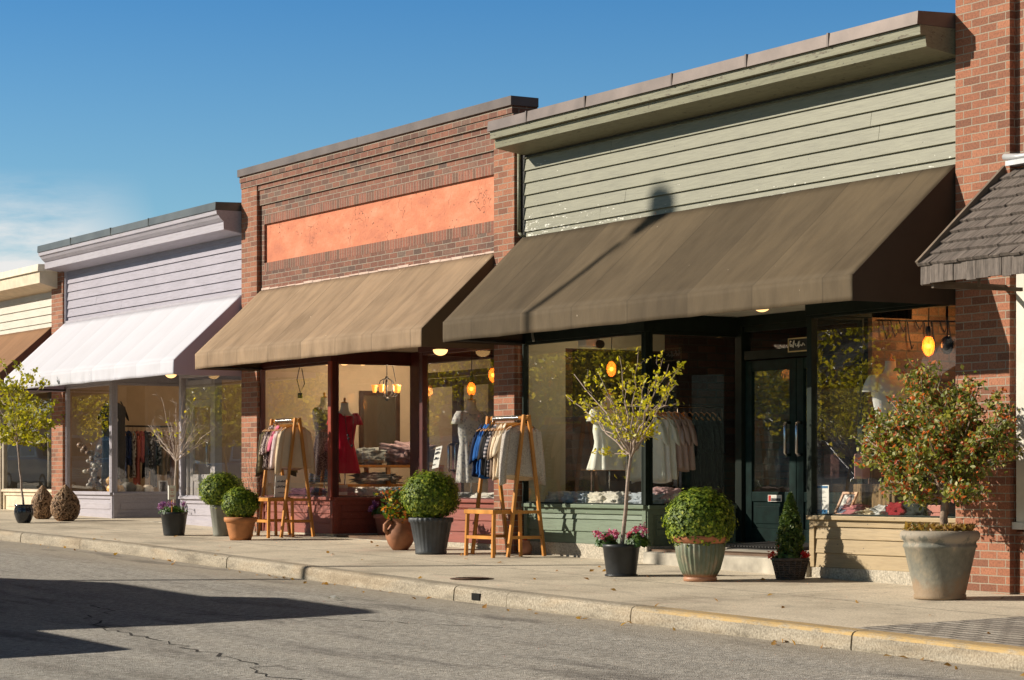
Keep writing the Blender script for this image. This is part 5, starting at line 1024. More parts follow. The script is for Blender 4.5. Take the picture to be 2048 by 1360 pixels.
# chandelier
c=onX(773,778,-13.2); t=thing('chandelier',c,'black iron chandelier with four glowing amber shades in the red shop','chandelier')
b=MB(); b.tube([(c.x,c.y,c.z-.12),(c.x,c.y,c.z+.16)],.012,8); b.ball((c.x,c.y,c.z-.13),.03); b.ball((c.x,c.y,c.z+.15),.025)
for k in range(5): an_=2*PI*k/5+.3; u=Vector((math.cos(an_),math.sin(an_),0)); b.tube([Vector(c)+u*.01+Vector((0,0,.15)),Vector(c)+u*.09+Vector((0,0,.11)),Vector(c)+u*.12+Vector((0,0,0)),Vector(c)+u*.05+Vector((0,0,-.11)),Vector(c)+u*.13+Vector((0,0,-.10)),Vector(c)+u*.17+Vector((0,0,-.06))],.007,6)
b.build('iron_arms',DARK,t)
for k in range(5):
    an_=2*PI*k/5+.3; x_,y_=c.x+.17*math.cos(an_),c.y+.17*math.sin(an_); b=MB(); b.lathe([(.022,0),(.032,.04),(.035,.08),(.045,.105)],14,c=(x_,y_,c.z-.05)); b.build('amber_shade',SHADE,t)
b=MB(); b.tube([(c.x,c.y,c.z+.16),(c.x,c.y,c.z+.7)],.007,6); b.build('chain',DARK,t); b=MB(); b.tube([(c.x+.03,c.y+.12,c.z+.1),(c.x,c.y+.07,c.z+.4),(c.x,c.y+.02,c.z+.7)],.005,5); b.build('cable',DARK,t)
point(c.x+.1,c.y,c.z-.0,8,(1,.70,.44),.1,t); point(-12.9,1.9,2.45,48,(1,.78,.56),.2,name='fill_light')  # second light: added fill to brighten the red shop's party wall
# tables and folded clothes behind the return window
t=thing('display_table',(-13.6,1.5,.22),'honey wood display table with a lower shelf inside the red shop','table')
p0=onX(658,1000,-13.4)
for zt in (1.12,.86): b=MB(); b.box(-13.9,-13.2,.75,2.45,zt-.035,zt); b.build('table_top',HONEY,t)
for xx in (-13.87,-13.23):
    for yy in (.78,1.6,2.42): b=MB(); b.box(xx-.025,xx+.025,yy-.025,yy+.025,.22,1.085); b.build('leg',HONEY,t)
cols=[('pale_denim',(.40,.44,.42)),('oatmeal_cloth',(.50,.43,.34)),('grey_pattern_cloth',(.35,.33,.30)),('dusty_pink_cloth',(.45,.26,.25)),('off_white_cloth',(.62,.58,.50)),('mauve_knit',(.40,.30,.32))]
CL={n:cloth(n,c_) for n,c_ in cols}
lump('folded_clothes','rumpled oatmeal garment folded on the honey table, beside the crimson dress','folded garment',(-13.45,.95,1.12),.4,.35,.14,CL['oatmeal_cloth'],1)
lump('folded_clothes','pale denim jacket lying on the honey table below the mirror','folded garment',(-13.5,1.42,1.12),.4,.42,.22,CL['pale_denim'],2)
lump('folded_clothes','mauve knitted cushion heap at the far end of the honey table','folded garment',(-13.5,2.05,1.12),.5,.7,.30,CL['mauve_knit'],3)
lump('folded_clothes','folded grey patterned garment on the lower shelf of the honey table','folded garment',(-13.4,1.5,.86),.4,.6,.15,CL['grey_pattern_cloth'],4)
for i,(px,l,cn) in enumerate([(690,'dusty pink garment folded low in the window next to the dress stand','dusty_pink_cloth'),(735,'off-white garment heap low in the red shop return window','off_white_cloth'),(790,'long heap of pale denim garments low in the red shop return window','pale_denim')]):
    q=onX(px,985,-12.15); lump('folded_clothes',l,'folded garment',(-12.2,q.y,.68),.3,.26 if i<2 else .4,.14,CL[cn],5+i)
t=thing('book_stack',(-12.1,onX(672,990,-12.1).y,.68),'small stack of patterned boxes in the corner of the red shop window','gift boxes'); yb=onX(675,990,-12.1).y
for i,mm in enumerate((TERRA,WHITEP,CL['dusty_pink_cloth'],CL['oatmeal_cloth'])): b=MB(); b.box(-12.2,-12.0,yb-.08+.006*i,yb+.08+.004*i,.68+.045*i,.72+.045*i); b.build('box',mm,t)
lump('folded_clothes','dark plum garments folded behind the left pane of the red shop','folded garment',(-13.1,.35,.68),.7,.3,.13,cloth('plum_cloth',(.12,.04,.06)),9)
lump('folded_clothes','grey and white garments folded in the right window of the red shop, left heap','folded garment',(-8.9,.3,.67),.5,.3,.1,CL['grey_pattern_cloth'],10); lump('folded_clothes','off-white garments folded in the right window of the red shop, right heap','folded garment',(-8.2,.3,.67),.6,.3,.1,CL['off_white_cloth'],11)
q=onX(600,752,-13.0); t=thing('hanging_cable',q,'black looped cable with a plug hanging behind the left pane of the red shop','cable'); b=MB(); b.tube([(q.x,q.y,2.55),(q.x,q.y-.01,q.z+.12),(q.x,q.y-.05,q.z-.05),(q.x,q.y,q.z-.22),(q.x,q.y+.06,q.z-.1),(q.x,q.y+.02,q.z+.1)],.006,5); b.build('loop',DARK,t); b=MB(); b.box(q.x-.02,q.x+.02,q.y-.03,q.y+.02,q.z-.29,q.z-.22); b.build('plug',DARK,t)
for i,px in enumerate((655,688,725,766)):
    q=onX(px,727,-12.9-.25*i); ceiling_lamp(q.x,q.y,q.z+.03,['small round ceiling lamp nearest the corner post of the red shop','small round ceiling lamp above the crimson dress','large glowing ceiling lamp in the middle of the red shop ceiling','small ceiling lamp beside the chandelier chain'][i],'round ceiling lamps inside the red shop',.07)
q=onY(880,701,-.2); ceiling_lamp(q.x,q.y,q.z+.01,'glowing dome lamp under the tan awning at the red shop entrance')
q=onY(1523,624,.2); ceiling_lamp(q.x,q.y,2.58,'glowing dome lamp on the pale soffit over the green shop entrance')
q=onY(341,748,-.25); ceiling_lamp(q.x,q.y,q.z+.01,'glowing dome lamp at the white awning corner over the lilac shop entrance')
# white notice on the red door
q=onY(868,925,.5); P0=onY(863,938,.5)
t=thing('door_notice',P0,'white card with red and black lettering hung in the red shop door, tilted','sign'); U=Vector((.16,0,.02)); V=Vector((.10,0,.26)); b=MB(); b.add([P0,P0+U,P0+U+V,P0+V],[(0,1,2,3)]); o=b.build('card',WHITEP,t); so=o.modifiers.new('thick','SOLIDIFY'); so.thickness=.004
writing(t,'lettering',P0-Vector((0,.003,0)),Vector((.16,0,.02)),Vector((.10,0,.26)),[(.1,.5,.15,.1),(.15,.85,.4,.2),(.15,.9,.65,.2),(.2,.8,.85,.1)],INK,seed=3)
# ---- lilac shop
xx=-20.05; tp=onX(226,795,xx); hem=onX(226,960,xx)
gd=garment('plain black short-sleeved dress on a wooden hanger in the lilac shop window',xx,tp.y,tp.z,.40,tp.z-hem.z-.02,.17,cloth('black_cloth',(.010,.009,.010)),None,'dress','hanging_dress',seed=50,flare=.95,th=.06,slw=.06)
b=MB(); b.tube([(xx,tp.y,tp.z),(xx,tp.y,2.6)],.004,5); b.build('hanging_wire',STEEL,gd)
q=onX(231,840,xx+.08); b=MB(); b.lathe([(.001,0),(.035,.003),(.035,.01),(.001,.013)],14,c=(0,0,0)); 
t=thing('pendant_necklace',(q.x,q.y,q.z),'pale round pendant on a white cord hanging on the black dress','necklace'); b=MB(); b.ball((q.x,q.y,q.z),.04,12,8,(.25,1,1)); b.build('disc',FORM,t); b=MB(); b.tube([(q.x,q.y,q.z),(q.x-.02,q.y,q.z+.26)],.003,4); b.build('cord',WHITEP,t)
X=-20.35; r0=onX(243,852,X); r1=onX(345,855,X); zr=r0.z
t=thing('shop_rail',(X,r0.y,.7),'black clothes rail with pale uprights inside the lilac shop','clothes rack'); b=MB(); b.tube([(X,r0.y,zr),(X,r1.y,zr)],.014,8); b.build('rail',DARK,t)
for yy in (r0.y+.01,r1.y-.02): b=MB(); b.tube([(X,yy,.3),(X,yy,zr)],.014,8); b.build('upright',STEEL,t)
LC=[('navy long garment at the left end of the lilac shop rail',(.015,.03,.08),None,None,.85),('navy jacket second from the left on the lilac shop rail',(.02,.035,.10),None,None,.6),('cream garment with dark flowers on the lilac shop rail',(.45,.38,.30),'floral',(.06,.03,.03),.8),('long coral garment on the lilac shop rail',(.50,.13,.09),None,None,.95),('coral pink blouse next to the long coral garment',(.52,.15,.14),None,None,.55),('black garment right of the coral ones on the lilac shop rail',(.012,.012,.014),None,None,.8),('black and white garment in the middle of the lilac shop rail',(.02,.02,.02),'floral',(.5,.5,.5),.7),('dark blue trousers on the lilac shop rail',(.02,.03,.06),None,None,.95),('black lace garment near the right end of the lilac shop rail',(.03,.03,.03),'speckle',(.4,.4,.4),.6),('camel cardigan at the right end of the lilac shop rail',(.36,.23,.13),None,None,.75),('tan coat beside the camel cardigan on the lilac shop rail',(.40,.26,.17),None,None,.7),('dark red garment last on the lilac shop rail',(.16,.04,.035),None,None,.8)]
for i,(lab,c_,pt,c2_,L) in enumerate(LC):
    yy=r0.y+.04+(r1.y-r0.y-.08)*i/(len(LC)-1); g_=garment(lab,X,yy,zr-.02,.42,L,.3,cloth('rail_cloth%d'%i,c_,pt,c2_,scale=26),'clothes on the rail inside the lilac shop',seed=60+i,hm=DARK if i%2 else HONEY); g_.rotation_euler[2]=PI/2*.82
# shell garland
t=thing('shell_garland',(-20.75,.55,1.3),'hanging bunch of round brown and white shells behind the lilac shop window','window decoration'); rg=random.Random(3)
SHM=[plain('brown_shell',(.22,.14,.09),.4,var=.5,vs=25),plain('grey_shell',(.38,.34,.30),.4,var=.4,vs=25),plain('white_shell',(.55,.50,.40),.4,var=.3,vs=25)]
for i in range(58):
    q=rg.random(); py=888+q*100; w=36*(1-q*.55); px=190+rg.uniform(-w,w)+q*8; X=-20.75+rg.uniform(-.12,.15); c=onX(px,py,X); b=MB(); rr=rg.uniform(.035,.052); b.ball(c,rr,10,7,(1,1,rg.uniform(.75,1))); b.build('shell',SHM[0 if rg.random()<.5-.3*q else (1 if rg.random()<.6 else 2)],t)
SQ=plain('golden_gourd',(.60,.34,.10),.5,var=.25)
for i,(px,sz,mt,lab) in enumerate([(226,.075,SQ,'round golden gourd at the left of the lilac shop sill'),(240,.06,SQ,'smaller golden gourd beside the round one on the lilac shop sill'),(256,.085,plain('grey_stone',(.13,.12,.10),.7),'dark grey stone vase on the lilac shop sill'),(275,.065,plain('birch',(.5,.40,.28),.7,var=.3,vs=20),'pale birch candle holder on the lilac shop sill, the left one'),(295,.065,MC['birch'] if 'birch' in MC else SQ,'pale birch candle holder on the lilac shop sill, the right one'),(222,.06,SQ,'golden gourd stacked behind the round one on the lilac shop sill')]):
    c=onX(px,985,-19.65 if i<5 else -19.85); z0=.70 if i<5 else .84; sz*=1.45; t=thing('sill_ornament',(c.x,c.y,z0),lab,'ornament'); b=MB(); b.lathe([(.001,0),(sz*.7,0),(sz,sz*.6),(sz*.95,sz*1.0),(sz*.5,sz*1.45),(.001,sz*1.5)],20,.05,8,(z0-1,z0+1),c=(c.x,c.y,z0)); b.build('ornament_body',mt,t); b=MB(); b.tube([(c.x,c.y,z0+sz*1.4),(c.x+.01,c.y,z0+sz*1.75)],.008,6); b.build('stem',DKWOOD,t)
c=onX(249,972,-19.9); t=thing('pitcher',(c.x,c.y,.70),'tall pale green-grey pitcher behind the ornaments on the lilac shop sill','pitcher'); b=MB(); b.lathe([(.001,0),(.06,0),(.07,.1),(.05,.2),(.055,.24),(.05,.24),(.001,.2)],24,c=(c.x,c.y,.70)); b.build('pitcher_body',POTGG,t)
a=onX(318,985,-19.6); frame_pic('photo_frame','white framed dark photograph standing at the right of the lilac shop sill','picture frame',(-19.6,a.y,.70),(0,.15,0),(-.05,0,.2),.016,WHITEP,plain('dark_photo',(.06,.045,.04),.4,var=.9,vs=30))
point(-20.0,1.8,2.5,14,(1,.74,.48),.2,name='fill_light'); point(-20.5,3.5,2.3,8,(1,.74,.48),.2,name='fill_light')  # both are added fill for the tan wall, no fixture is built
# ---- green shop, left window
Xm=-5.95; tp=onX(1218,790,Xm); hm=onX(1218,940,Xm); mannequin(Xm,tp.y,.63,tp.z,'dress form in a pale cream sleeveless dress in the left window of the green shop',cloth('pale_cream_cloth',(.80,.80,.66)),.185,hem=hm.z,sleeve=True,flare=1.28,waist=.95)
bulb(1222,738,-5.85,'glowing glass pendant bulb above the cream dress form',.35); 
c=onX(1180,684,-6.3); t=thing('ceiling_speaker',c,'small white spotlight fitting with a round black lens near the green shop ceiling','spotlight'); b=MB(); b.box(c.x-.08,c.x+.08,c.y-.11,c.y+.08,c.z-.05,c.z+.05); b.build('housing',WHITEP,t,bevel=.01); b=MB(); b.tube([(c.x+.06,c.y+.06,c.z-.02),(c.x+.12,c.y+.06,c.z-.03)],.045,16); b.build('lens',DARK,t)
X=-5.75; r0=onX(1290,812,X); r1=onX(1446,815,X); zr=r0.z
t=thing('shop_rail',(X,r0.y,.65),'steel clothes rail inside the return window of the green shop','clothes rack'); b=MB(); b.tube([(X,r0.y-.25,zr),(X,r1.y,zr)],.012,8); b.build('rail',STEEL,t)
for yy in (r0.y-.24,r0.y+.42,r1.y-.01): b=MB(); b.tube([(X,yy,.63),(X,yy,zr)],.012,8); b.build('upright',STEEL,t)
GC=[('long pale cream blouse at the left of the green shop rail',(.78,.80,.66),.78,0),('white satin dress second on the green shop rail',(.85,.83,.74),.80,1),('pale cream dress third on the green shop rail',(.76,.76,.62),.76,2),('blush blouse, the left of three blush blouses on the green shop rail',(.50,.36,.29),.66,3),('blush blouse, the middle of three blush blouses on the green shop rail',(.52,.37,.30),.68,4),('blush blouse with wide sleeve, the right of three on the green shop rail',(.48,.33,.26),.66,5)]
for lab,c_,L,i in GC:
    g_=garment(lab,X+.02*i,r0.y+.0+.062*i,zr-.01,.44,L,.22 if i!=1 else 0,cloth('green_rail_cloth%d'%i,c_),'light clothes on the green shop rail',seed=80+i,flare=1.15,th=.03); g_.rotation_euler[2]=-R_(68)
for i in range(6):
    g_=garment('black garment hanging in the dark right half of the green shop rail',X,r0.y+.50+.075*i,zr-.01,.44,.85,.3,cloth('black_cloth',(.01,.009,.01)),'black clothes on the green shop rail',seed=90+i); g_.rotation_euler[2]=R_(80)
FC=[(1130,'white garment heap at the left of the green shop sill',(.55,.55,.48),.3),(1160,'pale blue garment folded on the green shop sill',(.40,.46,.50),.22),(1185,'pale grey-blue garment folded beside the mannequin stand',(.36,.42,.46),.26),(1215,'cream garment heap under the cream dress form',(.60,.56,.45),.35),(1250,'off-white garment heap behind the thin yellow tree',(.58,.55,.46),.35)]
for i,(px,lab,c_,w) in enumerate(FC): q=onY(px,1005,.32); lump('folded_clothes',lab,'folded garment',(q.x,.26,.64),w,.26,.15,cloth('sill_cloth%d'%i,c_),20+i,4)
for i,(px,lab,c_) in enumerate([(1300,'pale denim garment folded inside the return window of the green shop',(.38,.42,.44)),(1335,'pink and white folded garments stacked above the clipped boxwood',(.50,.32,.30)),(1350,'cream folded garments at the foot of the green shop rail',(.6,.55,.45))]): q=onX(px,1000,-5.0); lump('folded_clothes',lab,'folded garment',(-5.05,q.y,.635),.3,.32,.15 if i!=1 else .2,cloth('ret_cloth%d'%i,c_),30+i,4)
t=thing('black_picture',(-7.14,1.5,2.0),'large black framed panel on the wall inside the green shop','picture'); b=MB(); b.box(-7.145,-7.12,.72,2.05,1.45,2.36); b.build('panel',plain('matte_black',(.008,.007,.006),.8),t,bevel=.004)
point(-6.3,.75,2.45,7,(1,.75,.5),.15,name='fill_light')  # added dim fill for the left display, without a fixture
t=thing('back_table',(-6.6,1.1,.6),'brown wooden crate low behind the cream dress form','crate'); b=MB(); b.box(-6.9,-6.4,.7,1.1,.62,1.02); b.build('crate_body',DKWOOD,t,bevel=.004); b=MB(); b.box(-6.92,-6.38,.68,1.12,1.02,1.04); b.build('crate_lid',HONEY,t)
# ---- green shop, right window
Xm=-1.35; tp=onX(1780,722,Xm); mannequin(Xm,tp.y,.57,tp.z,'dress form in a grey linen blouse behind the red-tipped shrub',cloth('grey_linen',(.60,.60,.55)),.21,hem=tp.z-.75,sleeve=True)
bulb(1856,692,-1.0,'large glowing glass pendant bulb in the right window of the green shop',.45,.07,3.5)
c=onX(1893,690,-.9); t=thing('unlit_pendant',c,'dark unlit pendant lamp right of the large glowing bulb','pendant lamp'); b=MB(); b.ball(c,.06,12,8,(1,1,1.4)); b.build('glass',plain('dark_glass',(.02,.015,.01),.1,bst=0),t); b=MB(); b.tube([c+Vector((0,0,.08)),c+Vector((0,0,.35))],.012,6); b.build('cord',DARK,t)
point(-1.5,1.25,2.45,9,(1,.6,.28),.1,name='fill_light'); t=thing('ceiling_hooks',(-1.6,.9,2.3),'row of black iron hooks and loose cables on the brick wall of the green shop','wall hooks'); b=MB(); rg=random.Random(9)  # this light is added to warm the brick wall, no lamp hangs there
b.tube([(XB+.07,.8,2.40),(XB+.07,1.75,2.42)],.008,5)
for i in range(9): yy=.85+i*.1; l=rg.uniform(.08,.3); b.tube([(XB+.08,yy,2.41),(XB+.10,yy+.01,2.41-l*.6),(XB+.10,yy+.04,2.41-l),(XB+.10,yy+.06,2.41-l+.04)],.006,5)
b.build('hook',DARK,t)
# notice card standing behind the right glass
P0=onY(1625,1031,.13); P1=onY(1657,1031,.13); zt=onY(1640,970,.13).z; NW=P1.x-P0.x; NH=zt-P0.z
t=thing('window_notice',(P0.x,.13,P0.z),'white and blue printed notice standing in the corner of the right window','notice')
b=MB(); b.box(P0.x,P1.x,.128,.132,P0.z,zt); b.build('sheet',WHITEP,t)
def nbox(nm,mt,u0,u1,v0,v1): b=MB(); b.box(P0.x+NW*u0,P0.x+NW*u1,.1245,.128,P0.z+NH*v0,P0.z+NH*v1); return b.build(nm,mt,t)
nbox('blue_header',BLUEP,.05,.95,.90,.97); nbox('blue_footer',BLUEP,.03,.45,.14,.20); nbox('blue_footer',BLUEP,.55,.93,.03,.20)
b=MB(); cx_,cz_=P0.x+NW*.17,P0.z+NH*.75; b.prismy([(cx_+NW*.13*math.cos(2*PI*i/20),cz_+NW*.13*math.sin(2*PI*i/20)) for i in range(20)],.1245,.128); b.build('blue_disc',BLUEP,t)
b=MB()
for v,u0,u1 in ((.80,.42,.75),(.765,.42,.8),(.73,.42,.7),(.60,.12,.85),(.57,.3,.6),(.50,.18,.78),(.46,.12,.82),(.42,.12,.5),(.34,.3,.55),(.10,.06,.4)): b.box(P0.x+NW*u0,P0.x+NW*u1,.1255,.128,P0.z+NH*v,P0.z+NH*(v+.009))
b.build('printed_lines',INK,t)
def art(t,P0,u,v,Nn,w,h,slab):
    b=MB(); c=P0+u*w*.58+v*h*.70+Nn*.007; 
    def blob(mb,cu,cv,ru,rv,hh,n=18): o=P0+u*w*cu+v*h*cv+Nn*hh; mb.add([o]+[o+u*ru*w*math.cos(2*PI*i/n)+v*rv*h*math.sin(2*PI*i/n) for i in range(n)],[(0,1+i,1+(i+1)%n) for i in range(n)])
    blob(b,.60,.66,.17,.20,.008); blob(b,.72,.5,.1,.2,.0083); b.build('portrait_hair',plain('print_brown',(.10,.04,.03),.5),t)
    b=MB(); blob(b,.58,.66,.10,.12,.0095); blob(b,.55,.46,.07,.13,.0092); b.build('portrait_face',plain('print_skin',(.55,.30,.22),.5),t)
    b=MB(); blob(b,.45,.22,.30,.13,.0105); blob(b,.35,.30,.16,.12,.0108); b.build('portrait_coat',plain('print_navy',(.03,.05,.11),.5),t)
P0_=onY(1667,1032,.16); frame_pic('photo_frame','light wood framed portrait photograph leaning in the right window','picture frame',(P0_.x,.16,P0_.z),(.19,0.02,0),(.07,.06,.215),.022,HONEY,WHITEP,art=art)
q=onY(1705,1012,.55); qb=onY(1790,1012,.55); t=thing('wood_block',(q.x,.55,.57),'rough sawn wood block on the display floor behind the folded garments','wood block'); b=MB(); b.box(q.x+.06,qb.x+.05,.5,.8,.57,onY(1750,968,.55).z); b.build('block',plain('rough_timber',(.22,.14,.06),.8,var=.7,vs=5,bs=30,bst=.8,bd=.01,scale=(6,6,1)),t,bevel=.012)
RC=[(1722,1020,'dusty pink folded sweater in the right window, left of the cream ones',(.42,.16,.16),.24,.10),(1738,1028,'striped cream scarf folded low beside the portrait frame',(.50,.42,.28),.22,.05),(1762,1026,'beige folded top behind the white one in the right window',(.52,.42,.26),.16,.07),(1780,1030,'white folded top beside the crimson pile in the right window',(.62,.60,.54),.2,.09),(1815,1026,'crimson folded sweaters piled in the right window',(.26,.02,.025),.26,.12),(1850,1018,'dark green folded sweaters behind the shrub trunk',(.03,.035,.03),.28,.15)]
for i,(px,py,lab,c_,w,h) in enumerate(RC): q=onY(px,py+5,.32); lump('folded_clothes',lab,'folded garment',(q.x,.27,.57),w,.22,h+.03,cloth('win_cloth%d'%i,c_),40+i,5)
q=onY(1868,1034,.25); t=thing('pink_clutch_bag',(q.x,.25,.57),'pink leather clutch bag with a flap at the right of the right window','bag'); b=MB(); b.box(q.x-.10,q.x+.12,.22,.3,.57,.70); b.build('bag_body',plain('pink_leather',(.55,.22,.16),.45,var=.1),t,bevel=.015); b=MB(); b.box(q.x-.102,q.x+.122,.212,.225,.64,.705); b.build('flap',MC['pink_leather'],t,bevel=.005); b=MB(); b.ball((q.x,.208,.645),.012,8,6); b.build('clasp',DKWOOD,t)
q=onY(1722,925,.5); t=thing('pink_handbag',(q.x,.5,q.z-.15),'pale pink handbag hanging left of the shrub crown in the right window','bag'); b=MB(); b.box(q.x-.05,q.x+.07,.45,.55,q.z-.15,q.z+.08); b.build('bag_body',plain('pale_pink_leather',(.60,.30,.25),.5),t,bevel=.015); b=MB(); b.tube([(q.x-.03,.5,q.z+.07),(q.x-.02,.5,q.z+.16),(q.x+.03,.5,q.z+.16),(q.x+.04,.5,q.z+.07)],.006,6); b.build('bag_handle',DKWOOD,t)
t=thing('wooden_stand',(-.12,.4,.57),'orange painted wooden stand at the right end of the right window','stand'); b=MB(); b.box(-.30,-.08,.3,.5,.60,.86); b.build('stand_body',HONEY,t,bevel=.006); b=MB(); b.box(-.32,-.06,.28,.52,.86,.89); b.build('stand_top',HONEY,t)
# gold-edged sign in the transom
P0=onY(1578,705,D-.06); zt=onY(1590,676,D-.06).z; t=thing('transom_sign',(P0.x,D-.06,P0.z),'small black sign with gold border and white script over the green door','sign'); w=.36
b=MB(); b.box(P0.x,P0.x+w,D-.075,D-.06,P0.z,zt); b.build('board',plain('sign_black',(.012,.014,.012),.5,bst=0),t)
b=MB()
for bb in ((0,w,0,.012),(0,w,zt-P0.z-.012,zt-P0.z),(0,.012,.012,zt-P0.z-.012),(w-.012,w,.012,zt-P0.z-.012)): b.box(P0.x+bb[0],P0.x+bb[1],D-.08,D-.075,P0.z+bb[2],P0.z+bb[3])
b.build('gold_border',plain('gold_paint',(.55,.42,.20),.4,bst=0),t)
b=MB(); zz=P0.z; hh=zt-zz; yy=D-.08
for st in ([(.17,.75),(.12,.8),(.10,.6),(.12,.42),(.17,.40),(.18,.55),(.14,.54)],[(.21,.42),(.215,.5)],[(.24,.35),(.27,.7),(.31,.82),(.31,.72),(.26,.5),(.26,.32)],[(.33,.55),(.38,.6),(.36,.45),(.42,.42)],[(.46,.4),(.52,.7),(.56,.75),(.5,.3),(.6,.5),(.66,.4),(.72,.6),(.8,.42)]): b.tube([(P0.x+u*.95*w,yy,zz+v*hh) for u,v in st],.006,5)
b.build('script_lettering',WHITEP,t)
# stickers on the door, door mat
t=thing('door_sticker',(-3.98,D-.03,.84),'small red black and white sticker on the green door','sticker'); P0=onY(1535,1003,D-.03); P1=onY(1562,990,D-.03)
b=MB(); b.box(P0.x,P1.x,D-.030,D-.024,P0.z,P1.z); b.build('sticker_back',WHITEP,t); w=P1.x-P0.x; h=P1.z-P0.z
b=MB(); b.box(P0.x+w*.05,P0.x+w*.22,D-.033,D-.030,P0.z+h*.08,P0.z+h*.92); b.build('red_bar',REDP,t); b=MB(); b.box(P0.x+w*.26,P0.x+w*.95,D-.033,D-.030,P0.z+h*.08,P0.z+h*.5); b.build('black_bar',INK,t)
writing(t,'lettering',(P0.x,D-.033,P0.z),(w,0,0),(0,0,h),[(.3,.9,.2,.2)],WHITEP,seed=2); writing(t,'lettering',(P0.x,D-.030,P0.z),(w,0,0),(0,0,h),[(.3,.9,.65,.18)],INK,seed=6)
a=onY(1480,1086,.75); t=thing('door_mat',(-3.4,.9,.25),'dark ribbed rubber mat on the entrance step in front of the green door','door mat')
b=MB(); b.box(-4.1,-3.0,.62,1.12,.238,.262); mt=b.build('mat_base',DARK,t); 
for v in mt.data.vertices: v.co.z+=(v.co.y+.9-.87)*.07
b=MB()
for i in range(22): xx=-4.08+i*.05; b.bar((xx,.63,.262),(xx+.03,1.11,.262+.034),.02,.012)
b.build('mat_ribs',plain('worn_rubber',(.07,.065,.06),.8),t)
t=thing('wall_bracket',(-7.1,-.0,2.3),'small pale bracket under the green shop awning beside the brick pillar','bracket'); q=onY(1063,672,-.02); b=MB(); b.bar((q.x,-.02,q.z+.05),(q.x+.05,-.03,q.z-.06),.02); b.build('bracket_arm',GALV,t)
# ------------------------------------------------------------------ across the street (seen mirrored in the windows, and as shade on the road)
def wheel(par,x,y,r=.34,w=.22):
    gz=G(x,y)-.15
    b=MB(); n=28; b.v; vs=[]
    for (rr,yy) in ((r*.55,0),(r,.02),(r,w-.02),(r*.55,w)):
        for k in range(n): a=2*PI*k/n; vs.append((x+rr*math.cos(a),y+yy,gz+r+rr*math.sin(a)))
    b.add(vs,[(i*n+k,i*n+(k+1)%n,(i+1)*n+(k+1)%n,(i+1)*n+k) for i in range(3) for k in range(n)],True); wh=b.build('wheel',plain('tyre_rubber',(.02,.02,.02),.8),par)
    b=MB(); b.tube([(x,y+.03,gz+r),(x,y+w-.03,gz+r)],r*.56,20); b.build('rim',STEEL,wh)
def carpaint(name,c): 
    if name in MC: return MC[name]
    m,nt,p=newmat(name); p.inputs['Base Color'].default_value=(*c,1); p.inputs['Roughness'].default_value=.3; p.inputs['Coat Weight'].default_value=.8; p.inputs['Coat Roughness'].default_value=.05; MC[name]=m; return m
CGL=plain('car_glass',(.01,.012,.015),.05,bst=0,spec=.9); HEADL=plain('headlamp_glass',(.7,.72,.72),.1,bst=0); TAIL=plain('tail_lamp_glass',(.4,.02,.02),.15,bst=0)
def vehicle(name,label,x0,L,y0,Wd,body,cab,paint,zg=None):
    """body/cab: profiles in (u 0..1 along +x, height m); faces +x"""
    z=(G(x0+L/2,y0)-.15); t=thing(name,(x0+L/2,y0+Wd/2,z),label,'vehicle')
    b=MB(); b.prismy([(x0+u*L,z+h) for u,h in body],y0,y0+Wd); bo=b.build('body',paint,t,bevel=.05)
    b=MB(); n=len(cab); vs=[]
    for yy,ins in ((y0,.12),(y0+Wd,-.12)):
        hmx=max(h for u,h in cab); hmn=min(h for u,h in cab)
        for u,h in cab: q=(h-hmn)/(hmx-hmn); vs.append((x0+u*L,yy+ins*.3+ins*q,z+h))
    b.add(vs,[tuple(range(n)),tuple(range(n,2*n))[::-1]]+[(i,n+i,n+(i+1)%n,(i+1)%n) for i in range(n)]); b.build('cabin',paint,t,bevel=.04)
    us=[u for u,h in cab]; hs=[h for u,h in cab]; hmn,hmx=min(hs),max(hs)
    a0=min(us); a1=max(us); topu=[u for u,h in cab if h>hmx-.12]; t0,t1=min(topu),max(topu)
    def side(u,h): q=(h-hmn)/(hmx-hmn); return x0+u*L,q
    for (ua,ub,ta,tb) in ((a0+.05,(a0+a1)/2-.01,t0+.02,(t0+t1)/2-.01),((a0+a1)/2+.01,a1-.07,(t0+t1)/2+.01,t1-.01)):
        b=MB(); hl,hh=hmn+.08,hmx-.13
        for s_ in (0,1):
            pass
        ql,qh=(hl-hmn)/(hmx-hmn),(hh-hmn)/(hmx-hmn); yy=lambda q: y0+Wd-.036-.12*q+.006
        b.add([(x0+ua*L,yy(ql),z+hl),(x0+ub*L,yy(ql),z+hl),(x0+tb*L,yy(qh),z+hh),(x0+ta*L,yy(qh),z+hh)],[(0,1,2,3)]); b.build('side_window',CGL,t)
    # windscreen
    b=MB(); iu=.012; b.add([(x0+(a1-.01)*L+.03,y0+.2,z+hmn+.06),(x0+(a1-.01)*L+.03,y0+Wd-.2,z+hmn+.06),(x0+(t1+.012)*L+.03,y0+Wd-.28,z+hmx-.1),(x0+(t1+.012)*L+.03,y0+.28,z+hmx-.1)],[(0,1,2,3)]); b.build('windscreen',CGL,t)
    xf=x0+L; hb=body[0][1]
    for yy in (y0+.08,y0+Wd-.42): b=MB(); b.box(xf-.12,xf+.02,yy,yy+.34,z+.62,z+.80); b.build('headlight',HEADL,t,bevel=.02)
    b=MB()
    for i in range(5): b.box(xf-.02,xf+.025,y0+.5,y0+Wd-.5,z+.50+.06*i,z+.53+.06*i)
    b.build('grille',STEEL,t)
    for yy in (y0+.03,y0+Wd-.2): b=MB(); b.box(x0-.02,x0+.25,yy,yy+.17+.01,z+.85,z+1.08); b.build('tail_light',TAIL,t,bevel=.03)
    for u in (.17,.82):
        for yy in (y0-.01,y0+Wd-.21): wheel(t,x0+u*L,yy)
    return t
